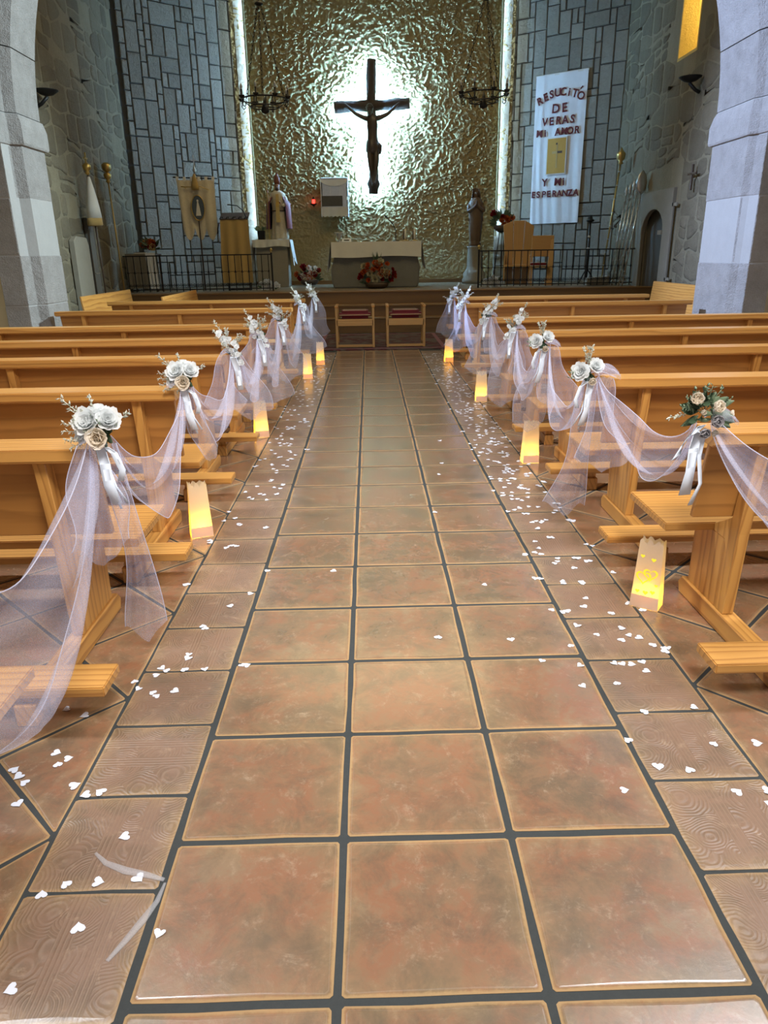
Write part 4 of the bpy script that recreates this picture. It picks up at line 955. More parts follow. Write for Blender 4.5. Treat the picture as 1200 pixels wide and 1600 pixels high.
def chain(p, q, n, nm, par):
    p, q = Vector(p), Vector(q); m_ = MB(); d = (q - p) / n; dd = d.normalized()
    a = dd.orthogonal().normalized(); b = dd.cross(a)
    for k in range(n):
        c = p + d * (k + .5); s_1 = a if k % 2 else b; l = d.length * .62
        m_.tube([c + dd * l * math.cos(w) + s_1 * .016 * math.sin(w) for w in [2 * pi * i / 8 for i in range(9)]], .0055, 4, False)
    o = m_.build(nm, M['iron'], par); return o
chandelier(-1.86, 13.0, 3.98, 7.9, 'black iron ring chandelier hanging left of the crucifix')
chandelier(1.92, 13.0, 4.02, 7.9, 'black iron ring chandelier hanging right of the crucifix')

# ------------------------------------------------------------------ altar
al = thing('altar', 'rough grey stone altar block before the ochre wall', 'altar', (.05, 16.65, HP))
prof = [(-.98, 0), (.93, 0), (.97, .10), (.99, .45), (.90, .82), (1.0, .93), (1.0, .98), (-1.0, .98), (-1.0, .93), (-.93, .78), (-1.04, .40), (-1.03, .15)]
MB().prism(prof, lambda u, v, w: (u, w, v), -.38, .40).build('stone_block', M['altar'], al, bevel=.03, seg=2)
def cloth_box(L, Dp, z, drop_f, drop_s, seed, fl=.05):
    """table cloth: flat top, front and back drops, side drops with hanging corners"""
    m_ = MB(); nx_, r2 = 60, random.Random(seed)
    m_.box(-L, L, -Dp, Dp, z, z + .012)
    def front(sgn):
        def f(u, v):
            x = -L + 2 * L * u; w = .012 * math.sin(u * 34 + seed) * v + .01 * math.sin(u * 13)
            return (x, sgn * (Dp + .012 + w + .02 * v), z + .008 - v * (drop_f + .015 * math.sin(u * 7)))
        return f
    m_.grid(front(-1), nx_, 8); m_.grid(front(1), nx_, 8)
    def side(sgn):
        def f(u, v):
            y = -Dp + 2 * Dp * u; e = abs(u * 2 - 1)
            dr = drop_f + (drop_s - drop_f) * (.55 + .45 * e ** 1.5)
            return (sgn * (L + .008 + (fl + .05 * e) * v + .015 * math.sin(u * 15) * v), y * (1 + .05 * v), z + .008 - v * dr)
        return f
    m_.grid(side(-1), 24, 8); m_.grid(side(1), 24, 8)
    return m_
o = cloth_box(1.02, .42, .985, .32, .66, 2).build('altar_cloth', M['linen'], None, True); o.location = (.05, 16.65, HP); tag(o, 'white linen cloth draped over the stone altar', 'tablecloth')
ZA = HP + 1.0
o = thing('chalice', 'pale covered chalice standing on the left end of the altar', 'chalice', (-.78, 16.45, ZA))
MB().lathe([(.06, 0), (.055, .015), (.018, .03), (.014, .07), (.025, .085), (.05, .11), (.065, .17), (.066, .19)], 16).build('cup', M['silver'], o, True)
MB().box(-.105, .105, -.105, .105, .19, .205).build('pall', M['linen'], o, bevel=.003)
o = thing('altar_card', 'small white box card lying by the chalice on the altar', 'card', (-.62, 16.40, ZA)); MB().hexa([(-.11, -.05, 0), (.11, -.05, 0), (.11, .06, 0), (-.11, .06, 0), (-.10, .0, .075), (.10, .0, .075), (.10, .06, .075), (-.10, .06, .075)]).build('card', M['white'], o, bevel=.004)
MB().box(-.06, .06, -.041, -.034, .022, .05).xf(lambda x, y, z: (x, -.05 + z * .66 - .003, z)).build('print', M['slate'], o)
o = thing('gooseneck_microphone', 'thin black gooseneck microphone on the altar cloth', 'microphone', (.50, 16.4, ZA))
MB().lathe([(.07, 0), (.07, .012), (.02, .02)], 14).build('base', M['iron'], o, True); MB().tube([(0, 0, .02), (0, 0, .22), (-.06, -.02, .36), (-.20, -.08, .50)], .009, 8).build('neck', M['iron'], o, True); MB().tube([(-.19, -.075, .49), (-.25, -.10, .545)], .016, 8).build('capsule', M['iron'], o, True)
for k, (x, lab) in enumerate(((.72, 'left of the two altar candles, on a brass holder'), (.93, 'right of the two altar candles, on a brass holder'))):
    o = thing('altar_candle', lab, 'candle', (x, 16.45, ZA), 0, 'candles on the altar')
    MB().lathe([(.085, .0), (.09, .015), (.07, .02), (.03, .03), (.022, .045)], 14).build('holder', M['brass'], o, True); MB().lathe([(.022, .03), (.022, .24), (.004, .27)], 10, (-.0, 0, 0)).build('wax', M['wax'], o, True)
    MB().tube([(-.035, 0, .02), (-.04, 0, .12), (-.03, 0, .22)], .012, 6).build('figurine', M['darkwood'], o, True)

def arrangement(name, loc, w, h, seed, label, mats, nfl, nleaf, spiky, basket=True):
    r2 = random.Random(seed); t = thing(name, label, 'flowers', loc)
    if basket: MB().lathe([(w * .22, 0), (w * .30, .05), (w * .32, .12), (w * .28, .125)], 16).build('basket', M['darkwood'], t, True)
    base = [flower('flower_head', m_, .075, [(7, 1.0, .45, .35, .5, .05), (6, .8, .4, .8, .6, .05), (4, .5, .3, 1.2, .6, .03)], 90 + k, 2, 2) for k, m_ in enumerate(mats)]
    for k in range(nfl):
        a = r2.uniform(-1.35, 1.35); q = (k + .5) / nfl; rad = math.sqrt(r2.random()); x = math.sin(a) * w * .5 * rad; z = .10 + (h * .62) * math.cos(a) * rad + .02; y = -.20 * w * (1 - rad * .6)
        put('flower_head', base[k % len(base)], t, (x, y, z), dirm((x * 2.2, -1, (z - .15) * 1.6)), r2.uniform(.7, 1.25))
    lm = leaf_mesh(.16, .022, M['leaf'])
    for k in range(nleaf):
        a = r2.uniform(-1.6, 1.6); put('leaf', lm, t, (math.sin(a) * w * .2, r2.uniform(-.08, .02), .10 + .3 * h * abs(math.cos(a))), dirm((math.sin(a), r2.uniform(-.5, .2), math.cos(a) * .8 + .15)), r2.uniform(.8, 1.5))
    if spiky:
        lm2 = leaf_mesh(.30, .012, M['leaf'])
        for k in range(16): put('leaf', lm2, t, (r2.uniform(-.03, .03) * 2, -.02, .30 * h / .5 + .05), dirm((r2.uniform(-.45, .45), r2.uniform(-.3, .1), 1)), r2.uniform(.7, 1.2) * h)
    return t
arrangement('altar_flowers', (.05, 16.0, HP), .85, .78, 3, 'large orange, white and red flower arrangement standing before the altar', [M['orange'], M['oldcream'], M['red'], M['oldcream'], M['orange']], 40, 60, True)
arrangement('floor_flowers', (-1.63, 18.0, HP + .02), .72, .55, 6, 'red and cream flower basket on the floor beside the pedestal', [M['red'], M['cream'], M['orange']], 22, 26, False)
arrangement('white_flowers', (-2.36, 15.75, HP - .07), .44, .24, 8, 'clump of small white flowers at the end of the left railing', [M['petal'], M['petal']], 26, 8, False, False)
arrangement('white_flowers', (2.62, 15.72, HP - .07), .44, .24, 9, 'clump of small white flowers at the end of the right railing', [M['petal'], M['petal']], 26, 8, False, False)

# ------------------------------------------------------------------ railings
def railing(x0, x1, y, post, n, seed, label):
    t = thing('iron_railing', label, 'railing', (0, y, HP))
    Hh = .76; px = x1 if post > 0 else x0
    MB().box(x0, x1, -.014, .014, Hh - .012, Hh + .012).build('top_rail', M['iron'], t); MB().box(x0, x1, -.010, .010, .055, .075).build('bottom_rail', M['iron'], t)
    MB().box(px - .017, px + .017, -.017, .017, 0, Hh + .04).build('end_post', M['iron'], t)
    MB().lathe([(.012, 0), (.028, .01), (.014, .025), (.034, .055), (.034, .075), (.0, .10)], 12, (px, 0, Hh + .03)).build('finial', M['brass'], t, True)
    bal = MB().box(-.008, .008, -.008, .008, .02, Hh).box(-.015, .015, -.015, .015, .40, .44).box(-.013, .013, -.013, .013, .13, .16).mesh('baluster', M['iron'])
    scr = MB()
    for cz, r0, sg in ((.15, .035, 1), (.15, .035, -1)):
        scr.tube([(sg * (.034 + (r0 * (1 - .75 * k / 14)) * math.cos(2.6 * pi * k / 14)), 0, cz + (r0 * (1 - .75 * k / 14)) * math.sin(2.6 * pi * k / 14)) for k in range(15)], .005, 4)
    scr.box(-.07, .07, -.004, .004, .146, .154)
    scm = scr.mesh('scroll', M['iron']); scn = MB().tube([(-.06, 0, .40), (-.03, 0, .425), (0, 0, .42), (.03, 0, .425), (.06, 0, .40)], .005, 4).mesh('collar_scroll', M['iron'])
    for k in range(n):
        x = x0 + (x1 - x0) * (k + .5) / n; put('baluster', bal, t, (x, 0, 0)); put('scroll', scm, t, (x + (x1 - x0) / n / 2 * .98 - .0, 0, 0), None, ((x1 - x0) / n / .15, 1, 1)) if k < n - 1 else None
        if k < n - 1: put('collar_scroll', scn, t, (x + (x1 - x0) / n / 2, 0, 0))
    return t
railing(-5.40, -2.22, 15.4, 1, 22, 1, 'black iron railing with scrolls, left side of the altar platform')
railing(2.26, 5.66, 15.4, -1, 24, 2, 'black iron railing with scrolls, right side of the altar platform')

# ------------------------------------------------------------------ statues
pd = thing('pedestal', 'grey stone pedestal under the bishop statue', 'pedestal', (-2.46, 17.75, HP))
MB().box(-.38, .38, -.30, .30, 0, 1.02).build('shaft', M['doorstone'], pd, bevel=.01); MB().box(-.43, .43, -.34, .34, 1.02, 1.08).build('top_slab', M['altar'], pd, bevel=.01)
o = cloth_box(.445, .35, 0, .16, .62, 5, .03).build('pedestal_cloth', M['linen'], None, True); o.location = (-2.46, 17.75, HP + 1.082); tag(o, 'white cloth hanging down the sides of the statue pedestal', 'cloth')
bs = thing('bishop_statue', 'painted bishop statue with mitre, purple cape and crozier', 'statue', (-2.26, 17.65, HP + 1.096))
fold = lambda n, a_: (lambda a, z: 1 + a_ * math.sin(n * a + 2 * z) * max(0, 1 - z))
MB().lathe([(.19, 0), (.20, .04), (.185, .25), (.165, .50), (.15, .70), (.165, .85), (.185, .96), (.17, 1.03), (.085, 1.08), (.055, 1.10)], 40, (0, 0, 0), .75, fold(9, .10)).build('robe', M['robe'], bs, True)
def cape(u, v):
    a = pi * (-.28 + 1.56 * u); z = 1.07 - .83 * v; r = .08 + .17 * min(1, v * 3.2) + .035 * v + .015 * math.sin(u * 22) * v
    return (r * math.cos(a) * 1.12, r * math.sin(a) * .95 + .02, z + .10 * math.sin(pi * u) * v * 0)
MB().grid(cape, 40, 12).build('cape', M['cape'], bs, True)
MB().grid(lambda u, v: tuple(c * q for c, q in zip(cape(u, v), (.93, .93, 1.0))), 40, 12).build('cape_lining', M['navy'], bs, True)
skin_body('head', [(0, 0, 1.05, .045), (0, -.01, 1.12, (.052, .055)), (0, -.015, 1.19, (.062, .068)), (0, -.01, 1.24, (.055, .058))], [(0, 1), (1, 2), (2, 3)], M['skin'], bs, 2)
MB().ell((0, -.075, 1.165), (.010, .016, .02), 6, 5).build('nose', M['skin'], bs, True); MB().ell((0, -.05, 1.12), (.045, .035, .05), 8, 6).build('beard', M['darkwood'], bs, True)
for s_1 in (-1, 1): MB().ell((.022 * s_1, -.07, 1.19), (.010, .006, .006), 6, 5).build('eye', M['navy'], bs, True)
MB().lathe([(.066, 1.22), (.075, 1.29), (.066, 1.36), (.03, 1.44), (.004, 1.48)], 20, (0, -.01, 0), .7).build('mitre', M['mitre'], bs, True)
for s_1, J in ((-1, [(-.15, 0, .98, .06), (-.21, -.06, .82, .052), (-.225, -.14, .93, .04), (-.222, -.17, 1.0, .025)]), (1, [(.15, 0, .98, .06), (.20, -.06, .80, .055), (.13, -.16, .74, .042), (.08, -.18, .76, .026)])):
    skin_body('arm', J, [(0, 1), (1, 2), (2, 3)], M['robe'], bs, 2)
    hx = -.222 if s_1 < 0 else .06; hz = 1.02 if s_1 < 0 else .77; hy = -.18 if s_1 < 0 else -.19
    skin_body('hand', [(hx, hy, hz, (.022, .016)), (hx, hy - .01, hz + .035, (.022, .014))] + [(hx + (q - 1.5) * .012, hy - .018, hz + .06 + .008 * (q in (1, 2)), .007) for q in range(4)] + [(hx + .03, hy - .01, hz + .025, .008)], [(0, 1), (1, 2), (1, 3), (1, 4), (1, 5), (0, 6)], M['skin'], bs, 1)
MB().tube([(-.235, -.19, .02), (-.235, -.19, 1.22), (-.255, -.19, 1.33), (-.225, -.19, 1.40), (-.185, -.19, 1.36), (-.205, -.19, 1.30)], .011, 8).build('crozier', M['gold'], bs, True)
MB().grid(lambda u, v: ((u - .5) * .07 * (1 + .4 * v), -.145 - .035 * (v > .3) - .01, 1.0 - .62 * v), 3, 10).build('stole', M['gold'], bs, True)
MB().tube([(.17 * math.cos(a), .13 * math.sin(a), .64) for a in [2 * pi * k / 24 for k in range(25)]], .012, 6, False).build('belt', M['darkwood'], bs, True)
pl = thing('potted_plant', 'leafy plant in a dark square pot beside the bishop statue', 'plant', (-2.70, 17.60, HP + 1.096))
MB().hexa([(-.075, -.07, 0), (.075, -.07, 0), (.075, .07, 0), (-.075, .07, 0), (-.09, -.085, .20), (.09, -.085, .20), (.09, .085, .20), (-.09, .085, .20)]).build('pot', M['iron'], pl, bevel=.005)
lm = leaf_mesh(.15, .035, M['sage'])
for k in range(16):
    a = R.uniform(0, 6.28); put('leaf', lm, pl, (.02 * math.cos(a), .02 * math.sin(a), .19), dirm((math.cos(a) * .8, math.sin(a) * .8, R.uniform(.4, 1.2))), R.uniform(.7, 1.2))

cl = thing('column_pedestal', 'turned stone column pedestal under the dark robed statue', 'pedestal', (2.50, 17.8, HP))
MB().lathe([(.30, 0), (.30, .10), (.27, .14), (.28, .24), (.23, .30), (.20, .36), (.185, .42), (.175, .80), (.185, .85), (.19, .88)], 24).build('shaft', M['doorstone'], cl, True)
ms = thing('robed_statue', 'dark carved statue of a robed woman with folded hands', 'statue', (2.50, 17.8, HP + .88))
MB().lathe([(.14, 0), (.145, .05), (.125, .10), (.14, .13), (.155, .35), (.17, .60), (.185, .82), (.175, .98), (.12, 1.07), (.06, 1.11)], 36, (0, 0, 0), .8, lambda a, z: 1 + .07 * math.sin(7 * a + 3 * z) * max(0, 1 - z * .9)).build('robe', M['carved'], ms, True)
skin_body('head', [(0, 0, 1.08, .045), (0, -.01, 1.16, (.06, .065)), (0, -.01, 1.24, (.058, .06))], [(0, 1), (1, 2)], M['carved'], ms, 2)
MB().grid(lambda u, v: ((.085 + .10 * v + .01 * math.sin(u * 20) * v) * math.cos(pi * (-.12 + 1.24 * u)), (.08 + .07 * v) * math.sin(pi * (-.12 + 1.24 * u)), 1.32 - .75 * v - .10 * abs(u - .5) * (1 - v)), 26, 10).build('veil', M['carved'], ms, True)
MB().ell((0, -.072, 1.19), (.009, .015, .02), 6, 5).build('nose', M['carved'], ms, True)
for s_1 in (-1, 1):
    skin_body('arm', [(.14 * s_1, 0, .98, .06), (.19 * s_1, -.06, .78, .055), (.05 * s_1, -.17, .88, .036), (.01 * s_1, -.185, .95, .02)], [(0, 1), (1, 2), (2, 3)], M['carved'], ms, 2)
    skin_body('hand', [(.012 * s_1, -.185, .94, (.014, .02)), (.012 * s_1, -.19, .98, (.012, .02))] + [(.010 * s_1, -.205 + .011 * q, 1.02 + .006 * (q in (1, 2)), .007) for q in range(4)] + [(.012 * s_1, -.215, .965, .008)], [(0, 1), (1, 2), (1, 3), (1, 4), (1, 5), (0, 6)], M['carved'], ms, 1)

# ------------------------------------------------------------------ tabernacle and sanctuary lamp
tb = thing('tabernacle', 'white draped tabernacle with a dark metal band hung on the ochre wall', 'tabernacle', (-.95, 18.72, 2.40))
MB().box(-.31, .31, -.10, .16, .22, .86).build('body', M['silver'], tb, bevel=.01)
MB().box(-.325, .20, -.13, -.10, .26, .50).build('front_band', M['slate'], tb, bevel=.006)
for x in (-.10, .14): MB().box(x - .006, x + .006, -.115, -.10, .50, .78).build('door_rib', M['linen'], tb)
def tv(u, v): x = -.33 + .66 * u; return (x, -.13 - .015 * math.sin(u * 18), .24 - .22 * v + .012 * math.sin(u * 40) * v)
MB().grid(tv, 40, 4).build('lace_skirt', M['linen'], tb, True)
MB().grid(lambda u, v: (-.33 + .66 * u, -.12 - .02 * v, .90 - (.08 + .10 * (1 - (2 * u - 1) ** 2)) * v), 20, 4).build('swagged_veil', M['white'], tb, True)
for s_1 in (-1, 1): MB().hexa([(s_1 * .33, -.13, .02), (s_1 * .345, -.13, .02), (s_1 * .345, .16, .02), (s_1 * .33, .16, .02), (s_1 * .325, -.13, .90), (s_1 * .345, -.13, .90), (s_1 * .345, .16, .90), (s_1 * .325, .16, .90)]).build('side_veil', M['white'], tb)
MB().box(-.28, .28, .15, .33, .26, .84).build('wall_mount', M['slate'], tb)
MB().box(-.35, .35, -.14, .16, .88, .92).build('top_cloth', M['white'], tb, bevel=.008)
sl = thing('sanctuary_lamp', 'small red sanctuary lamp on a wall bracket beside the tabernacle', 'lamp', (-1.49, 18.72, 2.72))
MB().lathe([(.0, -.05), (.05, -.02), (.09, 0), (.09, .012), (.03, .015)], 14).build('dish', M['iron'], sl, True); MB().lathe([(.034, .015), (.038, .06), (.034, .11)], 12).build('glass', M['flame'], sl, True); MB().lathe([(.036, .11), (.025, .15), (.005, .18)], 10).build('cap', M['iron'], sl, True)
MB().tube([(0, .0, -.03), (0, .10, -.06), (0, .22, -.02)], .012, 6).build('bracket', M['iron'], sl)
for k in range(3): MB().tube([(.08 * math.cos(2.1 * k), .08 * math.sin(2.1 * k), .01), (0, 0, .42)], .003, 4).build('chain', M['brass'], sl)

# ------------------------------------------------------------------ left side: processional banner, lectern, table, staffs, slab
bn = thing('processional_banner', 'cream gold-embroidered processional banner with a dark oval picture', 'banner', (-3.86, 16.15, HP), .12)
MB().tube([(0, .03, 0), (0, .03, 2.45)], .018, 8).build('pole', M['darkwood'], bn, True); MB().tube([(-.47, .02, 2.36), (.47, .02, 2.33)], .014, 8).build('cross_bar', M['iron'], bn, True)
fold_b = lambda u, z: -.012 * math.sin(u * 26) - .02 * math.sin(u * 9 + .5)
def bc(u, v):
    zb = 1.13 + .20 * abs(math.sin(u * 3 * pi)) ** .8 * -1 + .20; zb = 1.08 + .26 * (1 - abs(math.sin(u * 3 * pi)) ** .7)
    z = 2.30 + (zb - 2.30) * v; w = .40 - .03 * v
    return ((u - .5) * 2 * w + .02 * v, fold_b(u, z) * (.4 + .6 * v), z)
MB().grid(bc, 60, 16).build('cloth', M['embro'], bn, True)
for k in range(6): x = -.38 + .152 * k; MB().box(x - .03, x + .03, -.005, .035, 2.28, 2.37).build('hanging_loop', M['linen'], bn)
def oval(u, v):
    a = 2 * pi * u; return (.01 + .135 * v * math.cos(a), -.055, 1.74 + .25 * v * math.sin(a))
MB().grid(oval, 32, 3).build('oval_picture', M['blue'], bn)
MB().tube([(.01 + .14 * math.cos(a), -.055, 1.74 + .255 * math.sin(a)) for a in [2 * pi * k / 32 for k in range(33)]], .010, 6, False).build('oval_border', M['gold'], bn, True)
MB().add([(-.045, -.060, 1.58), (.065, -.060, 1.58), (.045, -.060, 1.75), (.025, -.060, 1.86), (.0, -.060, 1.86), (-.02, -.060, 1.75)], [(0, 1, 2, 3, 4, 5)]).build('robed_figure', M['linen'], bn)
MB().add([(.012 + .022 * math.cos(k * pi / 5), -.060, 1.885 + .026 * math.sin(k * pi / 5)) for k in range(10)], [tuple(range(10))]).build('robed_figure', M['linen'], bn)
MB().tube([(-.28 + .07 * math.cos(k * .3), -.05 + .0 * k, 2.12 + .05 * math.sin(k * .3)) for k in range(8)] + [(-.10, -.05, 2.16), (.10, -.05, 2.17), (.28, -.05, 2.10)], .008, 5).build('embroidered_vine', M['gold'], bn, True)
MB().lathe([(.02, 2.43), (.04, 2.50), (.02, 2.55), (.015, 2.60)], 10, (0, .03, 0)).build('finial', M['silver'], bn, True); MB().box(-.012, .012, .02, .04, 2.58, 2.80).box(-.06, .06, .02, .04, 2.68, 2.705).build('finial_cross', M['silver'], bn)
MB().lathe([(.02, 2.42), (.04, 2.36), (.075, 2.20), (.085, 2.10)], 12, (-.01, -.05, 0), .6).build('tassel', M['tan'], bn, True)

lc = thing('lectern', 'iron lectern covered with a tan cloth and black scroll hooks', 'lectern', (-3.05, 15.95, HP))
MB().tube([(-.25, .1, 0), (-.25, .06, 1.45)], .016, 6).tube([(.25, .1, 0), (.25, .06, 1.45)], .016, 6).tube([(-.25, .1, .02), (.25, .1, .02)], .016, 6).build('frame', M['iron'], lc)
MB().grid(lambda u, v: ((u - .5) * (.60 + .10 * v), -.06 + .02 * math.sin(u * 17) * (.3 + v) - .05 * v, 1.49 - 1.32 * v), 36, 10).build('cloth', M['tan'], lc, True)
MB().hexa([(-.31, -.07, 1.48), (.31, -.07, 1.48), (.31, .28, 1.62), (-.31, .28, 1.62), (-.31, -.07, 1.50), (.31, -.07, 1.50), (.31, .28, 1.64), (-.31, .28, 1.64)]).build('book_rest', M['darkwood'], lc)
for k in range(5): x = -.27 + .135 * k; MB().tube([(x - .03, -.075, 1.50), (x, -.08, 1.535), (x + .035, -.075, 1.52), (x + .04, -.075, 1.545)], .011, 6).build('hook', M['iron'], lc, True)
MB().tube([(.27, -.05, 1.53), (.22, -.07, 1.66), (.10, -.10, 1.76), (-.10, -.12, 1.78)], .010, 6).build('microphone', M['iron'], lc, True)
MB().tube([(-.33, -.06, 1.42), (-.36, -.06, 1.30), (-.37, -.06, 1.20)], .016, 6).build('side_scroll', M['iron'], lc, True)

tbl = thing('side_table', 'small table with a tan cloth in the left corner of the platform', 'table', (-5.15, 16.2, HP))
MB().box(-.36, .30, -.25, .25, .78, .81).build('table_top', M['darkwood'], tbl, bevel=.004)
for x in (-.32, .26):
    for y in (-.21, .21): MB().box(x - .02, x + .02, y - .02, y + .02, 0, .78).build('leg', M['darkwood'], tbl)
MB().grid(lambda u, v: (-.37 + .50 * u, -.265 - .008 * math.sin(u * 25) * v, .815 - .74 * v), 24, 5).build('tan_drop', M['doorstone'], tbl, True)
MB().grid(lambda u, v: (.08 + .22 * u + .04 * v, -.28 - .012 * math.sin(u * 20) * v, .83 - .76 * v), 16, 6).build('white_runner', M['white'], tbl, True)
o = thing('book', 'dark closed book lying on the corner table', 'book', (-5.22, 16.1, HP + .81), .1); MB().box(-.13, .13, -.09, .09, .004, .03).build('pages', M['linen'], o); MB().box(-.135, .135, -.095, .095, .03, .036).box(-.135, .135, -.095, .095, 0, .005).build('cover', M['darkwood'], o)
df = arrangement('dried_flowers', (-4.98, 16.2, HP + .81), .36, .26, 12, 'bunch of dried reddish flowers on the corner table', [M['orange'], M['red'], M['tan']], 14, 22, False, False)

def staff(name, x, y, h, lean, kind, label):
    t = thing(name, label, 'staff', (x, y, 0.0)); lx, ly = lean
    at = lambda z: (lx * z / h, ly * z / h, z)
    MB().tube([at(0), at(h)], .016, 8).build('pole', M['darkwood'] if kind == 'veil' else M['brass'], t, True)
    p = at(h)
    MB().lathe([(.018, 0), (.05, .03), (.03, .06), (.07, .10), (.08, .16), (.05, .19), (.02, .21)], 12, p).build('knob', M['gold'], t, True)
    if kind == 'veil':
        MB().box(p[0] - .012, p[0] + .012, p[1] - .012, p[1] + .012, h + .2, h + .38).box(p[0] - .012, p[0] + .012, p[1] - .07, p[1] + .07, h + .27, h + .295).build('cross', M['gold'], t)
        q = at(h - .75); MB().lathe([(.02, .72), (.07, .5), (.12, .2), (.14, 0)], 16, q, 1.0, lambda a, z: 1 + .06 * math.sin(8 * a)).build('veil', M['linen'], t, True); MB().lathe([(.145, .0), (.15, -.12), (.12, -.14)], 16, q, 1.0, lambda a, z: 1 + .1 * math.sin(12 * a)).build('fringe', M['tan'], t, True)
    else:
        MB().lathe([(.02, .2), (.09, .24), (.10, .34), (.05, .38)], 8, p).build('lantern', M['brass'], t, True)
    return t
staff('processional_cross', -5.28, 13.75, 2.98, (-.06, .05), 'veil', 'gilt processional cross with a veil leaning on the left rubble wall')
staff('processional_lantern', -5.34, 15.1, 2.95, (-.06, 0), 'lamp', 'thin brass processional lantern pole by the left rubble wall')
sb = thing('stone_slab', 'tall pale stone slab standing against the left rubble wall', 'slab', (-5.52, 13.35, 0)); MB().prism([(-.36, 0), (.36, 0), (.35, 1.75), (.28, 1.88), (-.20, 1.90), (-.35, 1.82)], lambda u, v, w: (w, u, v), -.06, .05).build('slab', M['doorstone'], sb, bevel=.012)
sb = thing('stone_jamb', 'narrow grey stone jamb with a thin outlined panel on the left wall', 'stone', (-5.54, 14.05, 0)); MB().box(-.05, .04, -.16, .14, .6, 2.25).build('slab', M['altar'], sb, bevel=.01)
mo = MB()
for a, b, c, d in ((-.13, .11, 2.17, 2.19), (-.13, .11, 1.22, 1.24), (.09, .11, 1.22, 2.19)): mo.box(.04, .055, a, b, c, d)
mo.build('moulding', M['doorstone'], sb)

# ------------------------------------------------------------------ right side: plant stand, chairs, staffs, candle stand, crosses
ps = thing('plant_stand', 'black tripod stand carrying a dark flower pot by the presider chair', 'plant stand', (3.10, 17.55, HP))
for k in range(3): a = 2.1 * k + .5; MB().tube([(.04 * math.cos(a), .04 * math.sin(a), 1.20), (.18 * math.cos(a), .18 * math.sin(a), 0)], .012, 6).build('leg', M['iron'], ps, True)
MB().tube([(.13 * math.cos(a), .13 * math.sin(a), .42) for a in [2 * pi * k / 16 for k in range(17)]], .007, 5, False).build('brace_ring', M['iron'], ps); MB().lathe([(.03, 1.17), (.10, 1.2), (.10, 1.215)], 12).build('plate', M['iron'], ps)
arrangement('pot_flowers', (3.10, 17.55, HP + 1.215), .62, .62, 15, 'dark leafy plant with a few orange blooms on the tripod stand', [M['orange'], M['red']], 9, 60, False, True)
ch = thing('presider_chair', 'tall wooden presider chair with a tapered panelled back', 'chair', (3.42, 17.05, HP), -.2)
for (a, b, sh) in ((-.36, -.13, 1), (-.12, .14, 0), (.15, .36, 2)):
    z0 = 1.34 if sh == 1 else 1.43; z1 = 1.43 if sh != 2 else 1.30
    MB().hexa([(a * .72, .10, 0), (b * .72, .10, 0), (b * .72, .14, 0), (a * .72, .14, 0), (a, .14, z0 - .3 * (sh == 1) * 0), (b, .14, z1), (b, .18, z1), (a, .18, z0)]).build('back_panel', M['oakz'], ch, bevel=.005)
MB().box(-.28, .28, -.32, .12, .40, .45).build('seat', M['oak'], ch, bevel=.005)
for s_1 in (-1, 1):
    MB().hexa([(s_1 * .28, -.32, 0), (s_1 * .31, -.32, 0), (s_1 * .31, .10, 0), (s_1 * .28, .10, 0), (s_1 * .28, -.26, .66), (s_1 * .31, -.26, .66), (s_1 * .31, .12, .66), (s_1 * .28, .12, .66)]).build('side_panel', M['oakz'], ch, bevel=.004)
c2 = thing('server_chair', 'plywood chair with a dark red cushion turned beside the railing', 'chair', (3.86, 16.45, HP), -.25)
MB().box(-.24, .26, .16, .19, .62, 1.08).build('backrest', M['oak'], c2, bevel=.004); MB().box(-.24, .20, -.24, .18, .38, .42).build('seat', M['oak'], c2, bevel=.004)
MB().box(-.23, .14, -.25, .15, .42, .50).build('cushion', M['velvet'], c2, bevel=.02, seg=2)
for z in (.422, .49): MB().box(-.235, .145, -.256, -.248, z, z + .012).build('piping', M['linen'], c2)
MB().hexa([(.10, -.20, 0), (.28, -.20, 0), (.28, -.16, 0), (.10, -.16, 0), (.20, .16, 1.0), (.26, .16, 1.0), (.26, .20, 1.0), (.20, .20, 1.0)]).build('side_panel', M['oakz'], c2, bevel=.004)
for x in (-.22, .20): MB().box(x - .02, x + .02, .14, .18, 0, .62).build('leg', M['oakz'], c2)
MB().box(-.22, -.18, -.23, -.19, 0, .38).build('leg', M['oakz'], c2)

